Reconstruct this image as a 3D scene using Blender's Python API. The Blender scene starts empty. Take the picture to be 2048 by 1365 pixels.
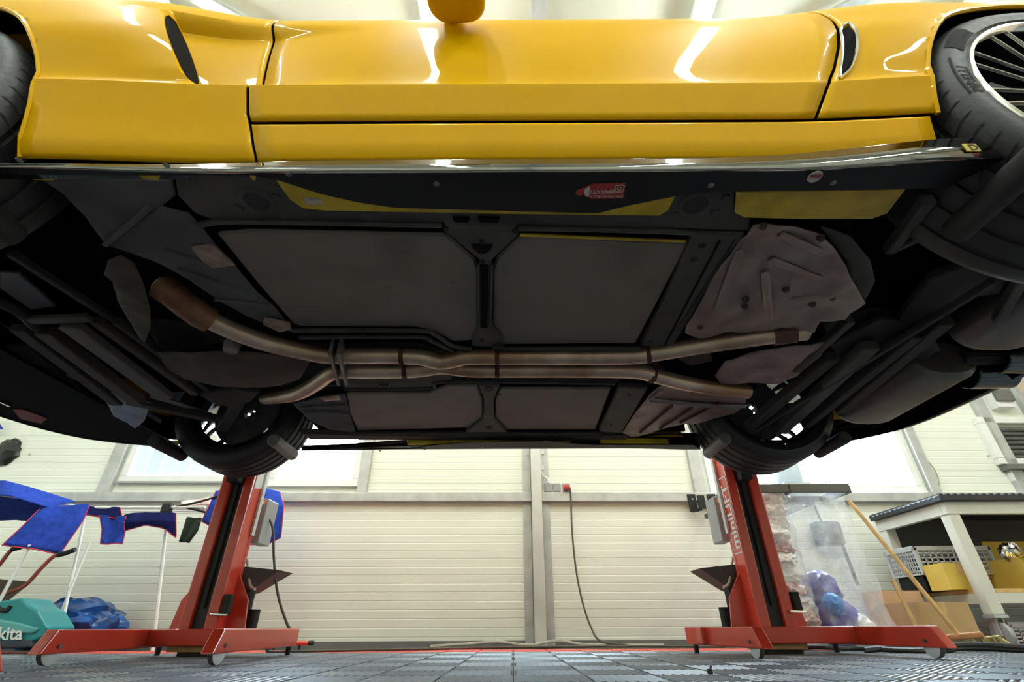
import bpy, bmesh, math, random
from mathutils import Vector, Matrix, noise
random.seed(7)
PI = math.pi
SC = bpy.context.scene
COL = SC.collection

# ------------------------------------------------------------------ camera, world, exposure
FPX, PITCH, ROLL, CZ = 960.0, math.radians(30.9), 0.0045, 0.11
_c, _s = math.cos(PITCH), math.sin(PITCH)
_F, _U, _R = Vector((0, _c, _s)), Vector((0, -_s, _c)), Vector((1, 0, 0))
_cr, _sr = math.cos(ROLL), math.sin(ROLL)
cam_right = _R * _cr - _U * _sr
cam_up = _R * _sr + _U * _cr
camd = bpy.data.cameras.new('camera'); cam = bpy.data.objects.new('camera', camd); COL.objects.link(cam)
camd.sensor_width = 36; camd.lens = FPX / 2048 * 36; camd.clip_start = .02
M3 = Matrix((cam_right, cam_up, -_F)).transposed()
cam.matrix_world = Matrix.Translation((0, 0, CZ)) @ M3.to_4x4()
SC.camera = cam
world = bpy.data.worlds.new('sky'); SC.world = world; world.use_nodes = True
world.node_tree.nodes['Background'].inputs[0].default_value = (.75, .87, 1, 1)
world.node_tree.nodes['Background'].inputs[1].default_value = 1.0
SC.view_settings.view_transform = 'Standard'; SC.view_settings.look = 'None'
SC.view_settings.gamma = 1; SC.view_settings.use_curve_mapping = False
SC.view_settings.exposure = 0.0
LAMP, PANE = 71.0, 30.0          # lamp tube and daylight pane strengths


def ray(x, y):
    a, b = (x - 1024) / FPX, (682.5 - y) / FPX
    return _F + cam_right * a + cam_up * b
def AY(x, y, Y):
    d = ray(x, y); t = Y / d.y; return Vector((d.x * t, Y, CZ + d.z * t))
def AZ(x, y, Z):
    d = ray(x, y); t = (Z - CZ) / d.z; return Vector((d.x * t, d.y * t, Z))
WALL, WK = 3.95, 0.020           # the far wall stands very slightly askew
def AW(x, y, off=0.0):
    d = ray(x, y); t = (WALL - off) / (d.y - WK * d.x); return d.x * t, CZ + d.z * t
def wy(X): return WALL + WK * X

# ------------------------------------------------------------------ materials
MATS = {}
def mat(name, col, rough=.5, metal=0., var=.12, scale=6., bump=0., bscale=40., coat=0., alpha=1., emit=None, es=0., spec=.5, col2=None, lo=.35, hi=.65, trans=0., coords='Object'):
    m = bpy.data.materials.new(name); m.use_nodes = True; MATS[name] = m
    nt = m.node_tree; N, L = nt.nodes, nt.links
    b = N['Principled BSDF']
    b.inputs['Roughness'].default_value = rough; b.inputs['Metallic'].default_value = metal
    b.inputs['Specular IOR Level'].default_value = spec
    b.inputs['Coat Weight'].default_value = coat; b.inputs['Coat Roughness'].default_value = .02
    b.inputs['Alpha'].default_value = alpha
    b.inputs['Transmission Weight'].default_value = trans
    tc = N.new('ShaderNodeTexCoord')
    nz = N.new('ShaderNodeTexNoise'); nz.inputs['Scale'].default_value = scale; nz.inputs['Detail'].default_value = 5
    L.new(tc.outputs[coords], nz.inputs['Vector'])
    cr = N.new('ShaderNodeValToRGB'); L.new(nz.outputs['Fac'], cr.inputs[0])
    e0, e1 = cr.color_ramp.elements
    e0.position, e1.position = lo, hi
    c2 = col2 or tuple(c * (1 - var) for c in col)
    e0.color = (*c2, 1); e1.color = (*[min(1, c * (1 + (0 if col2 else var * .5))) for c in col], 1)
    L.new(cr.outputs[0], b.inputs['Base Color'])
    if bump:
        n2 = N.new('ShaderNodeTexNoise'); n2.inputs['Scale'].default_value = bscale; n2.inputs['Detail'].default_value = 4
        L.new(tc.outputs[coords], n2.inputs['Vector'])
        bp = N.new('ShaderNodeBump'); bp.inputs['Strength'].default_value = bump; bp.inputs['Distance'].default_value = .01
        L.new(n2.outputs['Fac'], bp.inputs['Height']); L.new(bp.outputs[0], b.inputs['Normal'])
    if emit:
        b.inputs['Emission Color'].default_value = (*emit, 1); b.inputs['Emission Strength'].default_value = es
    return m
yellow = mat('yellow_paint', (.64, .345, .0), .4, var=.02, coat=.22, spec=.05)
black_chrome = mat('mirror_black_trim', (.24, .235, .22), .05, 1., var=.05)
yellow_matt = mat('yellow_underseal_paint', (.42, .30, .004), .45, var=.35, scale=9, bump=.1)
gloss_black = mat('gloss_black_plastic', (.008, .008, .009), .06, var=.1, coat=.6)
satin_black = mat('satin_black_plastic', (.0045, .0045, .006), .5, var=.25, spec=.25)
rubber = mat('tyre_rubber', (.0135, .0135, .014), .58, var=.25, scale=14, bump=.15, bscale=60)
groove_m = mat('tyre_groove', (.004, .004, .004), .9)
chrome = mat('machined_aluminium', (.85, .83, .78), .12, 1., var=.05)
rimblack = mat('rim_black_lacquer', (.006, .006, .007), .08, var=.1, coat=1.)
under = mat('underbody_coating', (.040, .038, .034), .7, var=.4, scale=7, bump=.15, bscale=30)
under_d = mat('underbody_dark_coating', (.011, .0105, .010), .8, var=.5, scale=8, bump=.15)
panel_m = mat('composite_floor_panel', (.128, .110, .092), .62, var=.1, scale=5, bump=.05, bscale=90, col2=(.085, .073, .061), lo=.28, hi=.5)
liner = mat('grey_felt_liner', (.068, .068, .073), .9, var=.25, scale=9, bump=.2)
bay = mat('engine_bay_black', (.004, .004, .004), .9, spec=.1)
brown = mat('grimy_brown_metal', (.038, .028, .020), .7, .1, var=.45, scale=10, bump=.2)
pipe_m = mat('heat_stained_steel', (.50, .39, .30), .38, .7, col2=(.30, .17, .095), scale=5, lo=.38, hi=.6)
pipe_r = mat('rusted_weld', (.075, .03, .016), .8, .3, var=.4, scale=20)
shield_m = mat('aluminium_heat_shield', (.235, .19, .17), .5, .4, col2=(.16, .115, .10), scale=6, bump=.3, bscale=16)
steel_d = mat('dull_steel', (.15, .145, .14), .45, .5, var=.3, scale=12)
muff_m = mat('muffler_steel', (.105, .095, .085), .45, .5, var=.25)
rust_tag = mat('foil_label', (.26, .19, .14), .5, .4, var=.4, scale=25)
zinc = mat('galvanised_steel', (.50, .51, .50), .5, .35, var=.15, scale=9)
zinc_l = mat('light_grey_steel', (.62, .63, .61), .45, .3, var=.12, scale=4)
cream = mat('cream_wall_panel', (.79, .805, .715), .5, var=.03, scale=2.)
cream2 = mat('cream_ceiling_sheet', (.58, .555, .44), .5, var=.04, scale=2.)
white = mat('white_plastic', (.80, .80, .78), .4, var=.05)
pane_m = mat('daylight_pane', (.8, .85, .9), .3, emit=(.66, .85, 1.), es=PANE)
lamp_m = mat('lamp_tube', (.9, .9, .9), .4, emit=(.92, 1., .95), es=LAMP)
blind_m = mat('pale_blue_glowing_blind', (.62, .70, .80), .7, var=.06, scale=3, emit=(.72, .84, 1.), es=.22)  # slats glow by themselves, standing in for daylight through the blind
red_m = mat('red_powder_coat', (.60, .045, .020), .30, var=.12, scale=5, coat=.25)
black_m = mat('matt_black', (.010, .010, .010), .7)
grease = mat('black_mast_channel', (.008, .008, .009), .55)
grey_box = mat('grey_enamel', (.33, .34, .34), .4, var=.08)
dark_tray = mat('dark_grey_sheet', (.10, .10, .095), .45, .3, var=.1)
caster_m = mat('white_nylon', (.60, .60, .58), .45, var=.1)
caster_d = mat('dark_wheel_rim', (.09, .085, .07), .5, var=.2)
text_w = mat('white_lettering', (.80, .78, .75), .5, var=.04)
orange_m = mat('orange_plastic', (.85, .33, .03), .4, emit=(1., .4, .05), es=.4)
orange_p = mat('orange_pigment_plastic', (.80, .30, .02), .4)
tile_m = mat('grey_floor_tile', (.16, .185, .215), .36, var=.15, scale=5, spec=1.)
tile_red = mat('red_floor_tile', (.72, .09, .055), .38, var=.08)
concrete = mat('dark_concrete', (.11, .11, .11), .8, var=.25, scale=3, bump=.1)
blue_cloth = mat('blue_microfibre', (.025, .060, .36), .95, var=.22, scale=30, bump=.5, bscale=220, spec=.1)
red_hem = mat('red_hem_thread', (.55, .03, .05), .8)
green_cloth = mat('dark_green_cloth', (.015, .03, .022), .95, bump=.3, bscale=150)
pink_cloth = mat('pale_pink_cloth', (.70, .50, .47), .9, var=.1)
navy_cloth = mat('navy_cloth', (.010, .014, .085), .95, bump=.4, bscale=200, spec=.1)
blue_plastic = mat('blue_bag_film', (.010, .075, .30), .22, var=.45, scale=8, bump=.35, bscale=22)
teal = mat('teal_plastic', (.010, .235, .25), .35, var=.1)
teal_l = mat('light_teal_plastic', (.10, .36, .35), .4, var=.1)
wood = mat('pale_wood', (.55, .34, .13), .55, var=.2, scale=18)
wood_b = mat('brush_wood', (.55, .24, .09), .5, var=.2, scale=18)
bristle_m = mat('straw_bristle', (.66, .55, .26), .8, var=.25, scale=60)
card = mat('cardboard', (.46, .30, .14), .8, var=.1, scale=6)
card_y = mat('yellow_cardboard', (.62, .42, .07), .75, var=.1, scale=6)
crate_m = mat('grey_crate_plastic', (.43, .44, .45), .45, var=.08)
bench_m = mat('cream_enamel_steel', (.60, .58, .50), .4, var=.06)
mat_m = mat('black_ribbed_rubber', (.016, .018, .022), .4, var=.2)
backboard = mat('dark_grey_board', (.075, .075, .075), .6)
foil = mat('crumpled_foil', (.75, .75, .75), .15, 1., bump=.4, bscale=30)
film = mat('white_film_waste', (.86, .83, .80), .35, col2=(.62, .50, .48), scale=16, lo=.30, hi=.44, bump=.6, bscale=24)
film_r = mat('red_print_waste', (.62, .40, .38), .4, col2=(.30, .05, .06), scale=38, lo=.36, hi=.5, bump=.6, bscale=24)
violet = mat('violet_film', (.16, .13, .42), .25, var=.5, scale=12, bump=.5, bscale=25)
blue_glove = mat('light_blue_glove', (.03, .24, .70), .5, var=.2)
cable_m = mat('black_cable', (.018, .016, .014), .5)
cable_b = mat('brown_grey_cable', (.10, .085, .06), .5)
hose_m = mat('beige_hose', (.50, .45, .38), .5)
sticker_red = mat('red_label_print', (.26, .012, .012), .4, var=.05)
sticker_w = mat('white_label_print', (.42, .40, .39), .45, var=.04)
marker_red = mat('red_reflector', (.16, .012, .010), .5, spec=.2)
glass_d = mat('tinted_glass', (.01, .012, .012), .03, coat=1.)
smoke = mat('smoked_louvre', (.13, .13, .12), .35, var=.1)
beige = mat('beige_partition', (.55, .46, .34), .6, var=.05)
skyblue = mat('pale_blue_translucent_plastic', (.55, .68, .80), .3, var=.05)
stain = mat('dark_patch', (.03, .028, .026), .8)

def film_clear():
    m = bpy.data.materials.new('clear_bag_film'); m.use_nodes = True
    nt = m.node_tree; N, L = nt.nodes, nt.links; N.clear()
    out = N.new('ShaderNodeOutputMaterial'); mix = N.new('ShaderNodeMixShader'); tr = N.new('ShaderNodeBsdfTransparent')
    gl = N.new('ShaderNodeBsdfGlossy'); gl.inputs['Roughness'].default_value = .12
    df = N.new('ShaderNodeBsdfTranslucent'); df.inputs[0].default_value = (.85, .88, .92, 1)
    m2 = N.new('ShaderNodeMixShader'); m2.inputs[0].default_value = .45
    d2 = N.new('ShaderNodeBsdfDiffuse'); d2.inputs[0].default_value = (.8, .83, .87, 1)
    m3 = N.new('ShaderNodeMixShader'); m3.inputs[0].default_value = .5
    L.new(df.outputs[0], m3.inputs[1]); L.new(d2.outputs[0], m3.inputs[2])
    L.new(gl.outputs[0], m2.inputs[1]); L.new(m3.outputs[0], m2.inputs[2])
    tc = N.new('ShaderNodeTexCoord'); nz = N.new('ShaderNodeTexNoise'); nz.inputs['Scale'].default_value = 14; nz.inputs['Detail'].default_value = 6
    L.new(tc.outputs['Object'], nz.inputs['Vector'])
    bp = N.new('ShaderNodeBump'); bp.inputs['Strength'].default_value = .6; bp.inputs['Distance'].default_value = .02
    L.new(nz.outputs['Fac'], bp.inputs['Height']); L.new(bp.outputs[0], gl.inputs['Normal'])
    mr = N.new('ShaderNodeMapRange'); mr.inputs[1].default_value = .35; mr.inputs[2].default_value = .75; mr.inputs[3].default_value = .14; mr.inputs[4].default_value = .50
    L.new(nz.outputs['Fac'], mr.inputs[0]); L.new(mr.outputs[0], mix.inputs[0])
    L.new(tr.outputs[0], mix.inputs[1]); L.new(m2.outputs[0], mix.inputs[2]); L.new(mix.outputs[0], out.inputs[0])
    return m
clear_film = film_clear()

# ------------------------------------------------------------------ mesh helpers
def V(*a): return Vector(a)
class MB:
    def __init__(s): s.v, s.f = [], []
    def add(s, vs, fs):
        o = len(s.v); s.v += [Vector(v) for v in vs]; s.f += [tuple(i + o for i in f) for f in fs]; return s
    def box(s, c, d, rot=None):
        c = Vector(c); x, y, z = d[0] / 2, d[1] / 2, d[2] / 2
        vs = [Vector(p) for p in ((-x,-y,-z),(x,-y,-z),(x,y,-z),(-x,y,-z),(-x,-y,z),(x,-y,z),(x,y,z),(-x,y,z))]
        if rot is not None: vs = [rot @ p for p in vs]
        return s.add([c + p for p in vs], [(0,3,2,1),(4,5,6,7),(0,1,5,4),(1,2,6,5),(2,3,7,6),(3,0,4,7)])
    def span(s, a, b): 
        a, b = Vector(a), Vector(b); return s.box((a + b) / 2, [abs(q) for q in (b - a)])
    def bar(s, p, q, w, h, up=(0, 0, 1)):
        p, q = Vector(p), Vector(q); d = (q - p).normalized(); u = Vector(up)
        if abs(d.dot(u)) > .98: u = Vector((0, 1, 0))
        r = d.cross(u).normalized(); u = r.cross(d)
        vs = []
        for e in (p, q):
            vs += [e - r * w / 2 - u * h / 2, e + r * w / 2 - u * h / 2, e + r * w / 2 + u * h / 2, e - r * w / 2 + u * h / 2]
        return s.add(vs, [(0,1,2,3),(7,6,5,4),(0,4,5,1),(1,5,6,2),(2,6,7,3),(3,7,4,0)])
    def tube(s, pts, r, n=10, cap=True, closed=False):
        pts = [Vector(p) for p in pts]; rs = r if isinstance(r, (list, tuple)) else [r] * len(pts)
        m = len(pts); vs = []; prev = None
        for i, p in enumerate(pts):
            if closed: d = pts[(i + 1) % m] - pts[i - 1]
            else: d = (pts[min(i + 1, m - 1)] - pts[max(i - 1, 0)])
            d.normalize()
            if prev is None:
                u = Vector((0, 0, 1)) if abs(d.z) < .9 else Vector((1, 0, 0))
                u = (u - d * u.dot(d)).normalized()
            else: u = (prev - d * prev.dot(d)).normalized()
            prev = u; w = d.cross(u)
            vs += [p + (u * math.cos(2*PI*k/n) + w * math.sin(2*PI*k/n)) * rs[i] for k in range(n)]
        fs = []
        for i in range(m if closed else m - 1):
            a, b = i * n, ((i + 1) % m) * n
            fs += [(a + k, a + (k + 1) % n, b + (k + 1) % n, b + k) for k in range(n)]
        if cap and not closed: fs += [tuple(range(n))[::-1], tuple(range((m - 1) * n, m * n))]
        return s.add(vs, fs)
    def lathe(s, prof, c, axis='Y', n=48, a0=0., a1=2*PI):
        c = Vector(c); full = abs(a1 - a0 - 2*PI) < 1e-6; m = n if full else n + 1; vs = []
        for k in range(m):
            a = a0 + (a1 - a0) * k / n; ca, sa = math.cos(a), math.sin(a)
            for r, h in prof:
                p = {'Y': (r*ca, h, r*sa), 'Z': (r*ca, r*sa, h), 'X': (h, r*ca, r*sa)}[axis]
                vs.append(c + Vector(p))
        q = len(prof); fs = []
        for k in range(n):
            b = ((k + 1) % m) * q; a = k * q
            fs += [(a + i, b + i, b + i + 1, a + i + 1) for i in range(q - 1)]
        return s.add(vs, fs)
    def prism(s, poly, vec):
        poly = [Vector(p) for p in poly]; vec = Vector(vec); n = len(poly)
        return s.add(poly + [p + vec for p in poly], [tuple(range(n))[::-1], tuple(range(n, 2*n))] + [(i, (i+1) % n, n + (i+1) % n, n + i) for i in range(n)])
    def grid(s, rows):
        n = len(rows[0]); vs = [p for r in rows for p in r]
        return s.add(vs, [(i*n+j, i*n+j+1, (i+1)*n+j+1, (i+1)*n+j) for i in range(len(rows)-1) for j in range(n-1)])
    def text(s, body, size, fn, align='LEFT', depth=0.):
        cu = bpy.data.curves.new('lettering', 'FONT'); cu.body = body; cu.size = size; cu.align_x = align; cu.resolution_u = 3; cu.offset = size * .022
        ob = bpy.data.objects.new('lettering', cu); COL.objects.link(ob)
        me = ob.to_mesh(); 
        vs = [fn(v.co.x, v.co.y) for v in me.vertices]; fs = [tuple(p.vertices) for p in me.polygons]
        ob.to_mesh_clear(); bpy.data.objects.remove(ob); bpy.data.curves.remove(cu)
        return s.add(vs, fs)
    def build(s, name, m, parent=None, smooth=False, bevel=0., merge=False, kind=None, angle=35, seg=2, solid=0., tri=True):
        me = bpy.data.meshes.new(name)
        off = parent_loc(parent)
        me.from_pydata([v - off for v in s.v], [], s.f)
        bm = bmesh.new(); bm.from_mesh(me)
        if merge: bmesh.ops.remove_doubles(bm, verts=bm.verts, dist=1e-5)
        bmesh.ops.recalc_face_normals(bm, faces=bm.faces)
        bm.to_mesh(me); bm.free()
        me.materials.append(m)
        o = bpy.data.objects.new(name, me); COL.objects.link(o)
        if parent is not None: o.parent = parent
        if smooth:
            me.shade_smooth() if hasattr(me, 'shade_smooth') else None
            if angle < 179: me.set_sharp_from_angle(angle=math.radians(angle))
        if solid:
            md = o.modifiers.new('thickness', 'SOLIDIFY'); md.thickness = solid; md.offset = 0
        if bevel:
            md = o.modifiers.new('edge', 'BEVEL'); md.width = bevel; md.segments = seg; md.limit_method = 'ANGLE'; md.angle_limit = math.radians(40)
        if kind: o['kind'] = kind
        return o
LOC = {}
def parent_loc(p):
    return LOC.get(p.name, Vector((0, 0, 0))) if p is not None else Vector((0, 0, 0))
def thing(name, label, cat, loc=(0, 0, 0), group=None):
    o = bpy.data.objects.new(name, None); COL.objects.link(o); o.location = loc; LOC[o.name] = Vector(loc)
    o.empty_display_size = .1
    return tag(o, label, cat, group)
def tag(o, label, cat, group=None):
    o['label'] = label; o['category'] = cat
    if group: o['group'] = group
    return o
def sub(part):                      # a part that carries sub-parts: same frame as its thing
    LOC[part.name] = parent_loc(part.parent); return part
def struct(o): o['kind'] = 'structure'; return o
def smoothpath(pts, n=6):
    pts = [Vector(p) for p in pts]; out = []
    for i in range(len(pts) - 1):
        p0, p1, p2, p3 = pts[max(i-1, 0)], pts[i], pts[i+1], pts[min(i+2, len(pts)-1)]
        for k in range(n):
            t = k / n
            out.append(.5 * ((2*p1) + (p2 - p0)*t + (2*p0 - 5*p1 + 4*p2 - p3)*t*t + (3*p1 - p0 - 3*p2 + p3)*t**3))
    return out + [pts[-1]]
def sst(a, b, x):
    t = max(0., min(1., (x - a) / (b - a))); return t*t*(3 - 2*t)
def crumple(mb, c, size, amp=.25, freq=2.2, seed=0, sub_=3, flat=None):
    bm = bmesh.new(); bmesh.ops.create_icosphere(bm, subdivisions=sub_, radius=1)
    vs = []
    for v in bm.verts:
        p = v.co.copy(); q = p * freq + Vector((seed * 3.1, seed * 1.7, seed * .9))
        d = 1 + amp * (noise.noise(q) + .5 * abs(noise.noise(q * 2.3)) + .3 * noise.noise(q * 5))
        w = Vector((p.x * size[0] * d, p.y * size[1] * d, p.z * size[2] * d)) + Vector(c)
        if flat is not None: w.z = max(w.z, flat)
        vs.append(w)
    fs = [tuple(x.index for x in f.verts) for f in bm.faces]; bm.free()
    return mb.add(vs, fs)

# ------------------------------------------------------------------ the room
CEIL = 4.1
XL, XR, YB = -4.6, 4.62, -4.6
floor = struct(MB().span((XL, YB, -.12), (XR, wy(XR) + .1, -.022)).build('floor', concrete))
TS = .38; BL = TS / 2
def tile_mesh():
    m = MB(); g = .0035
    m.box((0, 0, -.0195), (TS - .002, TS - .002, .005))
    for e in (-1, 1):
        m.box((e * (TS/2 - .0035), 0, -.0105), (.005, TS - .002, .015)); m.box((0, e * (TS/2 - .0035), -.0105), (TS - .014, .005, .015))
    m.box((0, 0, -.0105), (.005, TS - .014, .015))
    pitch = .0185; h = BL / 2 - .006
    for bx in (0, 1):
        for by in (0, 1):
            cx, cy = (bx - .5) * BL, (by - .5) * BL; sg = 1 if (bx + by) % 2 == 0 else -1
            k = -14
            while k <= 14:
                o = k * pitch * 1.41421        # rib line: y = sg * x + o, cut to the block
                k += 1
                x0, x1 = max(-h, (-h - o) * sg if sg > 0 else o - h), min(h, (h - o) * sg if sg > 0 else o + h)
                if x1 - x0 < .012: continue
                p, q = V(cx + x0, cy + sg * x0 + o, 0), V(cx + x1, cy + sg * x1 + o, 0)
                d = (q - p).normalized(); r = V(-d.y, d.x, 0); a, b, t = .0062, .0034, -.0008
                sec = [(-a, -.018), (-a, -.004), (-b, t), (b, t), (a, -.004), (a, -.018)]
                p0 = [p + r * w_ + V(0, 0, z) for w_, z in sec]; p1 = [q + r * w_ + V(0, 0, z) for w_, z in sec]
                m.add(p0 + p1, [(i, i+1, 7+i, 6+i) for i in range(5)] + [(0, 5, 4, 3, 2, 1), (6, 7, 8, 9, 10, 11)])
    return m
def tiles():
    t0 = tile_mesh().build('floor_tile', tile_m, floor); r0 = tile_mesh().build('floor_tile', tile_red, floor)
    first = {0: t0, 1: r0}; used = {0: False, 1: False}
    for j in range(9):
        y = .08 + TS * (j + .5)
        for i in range(-12, 12):
            x = TS * (i + .5); k = 1 if j == 8 else 0
            if used[k]: o = first[k].copy(); COL.objects.link(o)
            else: o = first[k]; used[k] = True
            o.location = (x, y, 0)
tiles()

wall_back = struct(MB().add([V(XL, wy(XL) + .06, -.02), V(XR, wy(XR) + .06, -.02), V(XR, wy(XR) + .2, -.02), V(XL, wy(XL) + .2, -.02), V(XL, wy(XL) + .06, CEIL), V(XR, wy(XR) + .06, CEIL), V(XR, wy(XR) + .2, CEIL), V(XL, wy(XL) + .2, CEIL)],
    [(0,3,2,1),(4,5,6,7),(0,1,5,4),(1,2,6,5),(2,3,7,6),(3,0,4,7)]).build('wall_back', cream))
wall_left = struct(MB().span((XL - .1, YB, -.02), (XL, 4.1, CEIL)).build('wall_left', cream))
wall_right = struct(MB().span((XR, YB, -.02), (XR + .1, 4.15, CEIL)).build('wall_right', beige))
wall_front = struct(MB().span((XL, YB - .1, -.02), (XR, YB, CEIL)).build('wall_front', cream))
ceiling = struct(MB().span((XL, YB, CEIL), (XR, 4.2, CEIL + .1)).build('ceiling', cream2))

def wall_box(m, u0, u1, z0, z1, v0, v1):     # v: distance in front of the wall plane
    vs = []
    for v in (v0, v1):
        vs += [V(u0, wy(u0) - v, z0), V(u1, wy(u1) - v, z0), V(u1, wy(u1) - v, z1), V(u0, wy(u0) - v, z1)]
    return m.add(vs, [(0,1,2,3),(7,6,5,4),(0,4,5,1),(1,5,6,2),(2,6,7,3),(3,7,4,0)])
def rib_panel(u0, u1, z0, z1):
    P, g = .056, .0016; prof = [(z0, .0)]; z = math.floor(z0 / P) * P + P
    while z < z1 - .008:
        prof += [(z - .005, 0), (z - .002, -g), (z + .002, -g), (z + .005, 0)]; z += P
    prof.append((z1, 0))
    m = MB(); m.grid([[V(u0, wy(u0) - d, z) for z, d in prof], [V(u1, wy(u1) - d, z) for z, d in prof]])
    n = len(prof)
    m.add([V(u0, wy(u0), z0), V(u1, wy(u1), z0), V(u1, wy(u1) + .05, z0), V(u0, wy(u0) + .05, z0)], [(0, 1, 2, 3)])
    return m.build('wall_panel', cream, wall_back)
rz0 = AW(900, 1006)[1]; rz1 = AW(900, 988)[1]
uw1l, uw1r = AW(536, 970)[0], AW(716, 970)[0]
uw2l, uw2r = AW(240, 965)[0], AW(464, 965)[0]
uw3l, uw3r = AW(1420, 985)[0], AW(1612, 985)[0]
uw4l, uw4r = AW(1650, 985)[0], AW(1848, 988)[0]
wb = AW(600, 972)[1]; wb2 = AW(350, 966)[1]; wb4 = AW(1750, 985)[1]
WT = 2.35
pc = AW(1078, 1200)[0]; pl = AW(214, 980)[0]; pr1 = AW(1394, 960)[0]; pr2 = AW(1866, 985)[0]; pw1 = AW(729, 960)[0]
for a, b in ((XL, pc), (pc, XR)): rib_panel(a, b, .03, rz0 + .02)
for a, b in ((XL, pl), (pw1, pc), (pc, pr1), (pr2, XR)): rib_panel(a, b, rz1 - .02, CEIL)
for a, b, z in ((pl, uw2l, 0), (uw2r, uw1l, 0), (uw1r, pw1, 0), (pr1, uw3l, 0), (uw3r, uw4l, 0), (uw4r, pr2, 0)): rib_panel(a, b, rz1 - .02, WT)
for a, b in ((uw2l, uw2r), (uw1l, uw1r)): rib_panel(a, b, rz1 - .02, wb2 if a == uw2l else wb)
for a, b in ((uw3l, uw3r), (uw4l, uw4r)): rib_panel(a, b, rz1 - .02, wb4)
for a, b in ((pl, pw1), (pr1, pr2)): rib_panel(a, b, WT, CEIL)
# steelwork on the wall
for a, b in ((XL, pc - .04), (pc + .04, XR)):
    wall_box(MB(), a, b, rz0, rz1, 0, .055).build('steel_rail', zinc, wall_back, bevel=.004)
wall_box(MB(), pc - .040, pc + .040, 0, CEIL, .02, .12).build('steel_post', zinc_l, wall_back, bevel=.004)
for e in (-1, 1): wall_box(MB(), pc + e * .075 - .03, pc + e * .075 + .03, 0, CEIL, .0, .018).build('post_flange', zinc, wall_back)
for u, w in ((pl, .05), (pw1, .04), (pr1, .05), (pr2, .04)):
    wall_box(MB(), u - w, u + w, rz1, CEIL, 0, .045).build('steel_post', zinc, wall_back, bevel=.004)
for u in (pc, -3.9, 4.1):
    for z in (.16, .62, 1.35):
        m = MB(); c = V(u - .06, wy(u) - .02, z); m.tube([c, c + V(0, -.016, 0)], .008, 6); m.build('bolt_head', zinc, wall_back)
baseboard = struct(wall_box(MB(), XL, XR, -.02, .035, -.01, .012).build('baseboard_back', mat('dark_grey_skirting', (.16, .16, .155), .6)))

def window(n, u0, u1, z0, z1, blind=False):
    o = struct(bpy.data.objects.new('window_%d' % n, None)); COL.objects.link(o)
    fw = .05
    m = MB()
    for a, b, c, d in ((u0, u1, z0, z0 + fw), (u0, u1, z1 - fw, z1), (u0, u0 + fw, z0 + fw, z1 - fw), (u1 - fw, u1, z0 + fw, z1 - fw)):
        wall_box(m, a, b, c, d, -.04, .022)
    m.build('window_frame', white, o, bevel=.004)
    wall_box(MB(), u0 + fw, u1 - fw, z0 + fw, z1 - fw, -.03, -.022).build('window_pane', pane_m, o)
    wall_box(MB(), u0 - .01, u1 + .01, z0 - .012, z0 + .004, -.02, .035).build('window_sill', grey_box if blind else white, o)
    if blind:
        k = 7
        for i in range(k):
            a = u0 + fw + (u1 - u0 - 2*fw) * i / k; b = u0 + fw + (u1 - u0 - 2*fw) * (i + 1) / k
            wall_box(MB(), a + .002, b - .002, z0 + fw + .006, z1 - fw, -.012 + .006 * (i % 2), -.008 + .006 * (i % 2)).build('blind_slat', blind_m, o)
    return o
window(1, uw1l, uw1r, wb, WT); window(2, uw2l, uw2r, wb2, WT, True); window(3, uw3l, uw3r, wb4, WT); window(4, uw4l, uw4r, wb4, WT)
# corner post and second post by the emergency lamp
for px_ in ((1945, 800, .05), (2040, 800, .05)):
    u = AW(px_[0], px_[1])[0]
    wall_box(MB(), u - px_[2], u + px_[2], rz1, CEIL, 0, .05).build('steel_post', zinc, wall_back, bevel=.004)
# ceiling steel
for x in (-3.6, .2, 3.9):
    m = MB(); m.span((x - .05, YB, CEIL - .16), (x + .05, 3.9, CEIL)); m.build('steel_beam', zinc, ceiling)
for y in (-3.6, -2.2, -.8, .6, 2.0, 3.3):
    m = MB(); m.span((XL, y - .03, CEIL - .07), (XR, y + .03, CEIL)); m.build('steel_purlin', zinc_l, ceiling)
for a, b in (((.25, 3.3), (3.85, .8)), ((-3.55, .8), (.15, 3.3)), ((.25, .6), (3.85, -2.)), ((-3.55, -2.), (.15, .6)), ((.25, -3.4), (3.85, -.8)), ((-3.55, -.8), (.15, -3.4))):
    MB().bar((a[0], a[1], CEIL - .1), (b[0], b[1], CEIL - .1), .10, .03).build('steel_brace', zinc, ceiling)
# back wall frame, seen only as a reflection in the paint
for x in (-3.6, .2, 3.9): MB().span((x - .06, YB, 0), (x + .06, YB + .12, CEIL)).build('steel_post', zinc, wall_front)
MB().span((XL, YB, 1.02), (XR, YB + .06, 1.12)).build('steel_rail', zinc, wall_front)

# ------------------------------------------------------------------ ceiling lamps
LAMPX = ((-2.45, 'far left'), (-.57, 'left of centre'), (1.36, 'right of centre'), (3.25, 'far right'))
for x, wname in LAMPX:
    for y, yn in ((-2.7, 'away from the car'), (-.45, 'beside the near doors'), (1.75, 'over the car roof')):
        t = thing('ceiling_lamp', 'white strip lamp, %s, %s' % (wname, yn), 'ceiling lamp', (x, y, CEIL - .3), 'strip lamps under the ceiling')
        MB().span((x - .07, y - .76, CEIL - .27), (x + .07, y + .76, CEIL - .22)).build('lamp_housing', white, t, bevel=.004)
        MB().span((x - .055, y - .74, CEIL - .30), (x + .055, y + .74, CEIL - .272)).build('lamp_diffuser', lamp_m, t)
        for e in (-.5, .5): MB().tube([(x, y + e, CEIL - .22), (x, y + e, CEIL)], .006, 6).build('hanger_rod', zinc, t)

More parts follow.
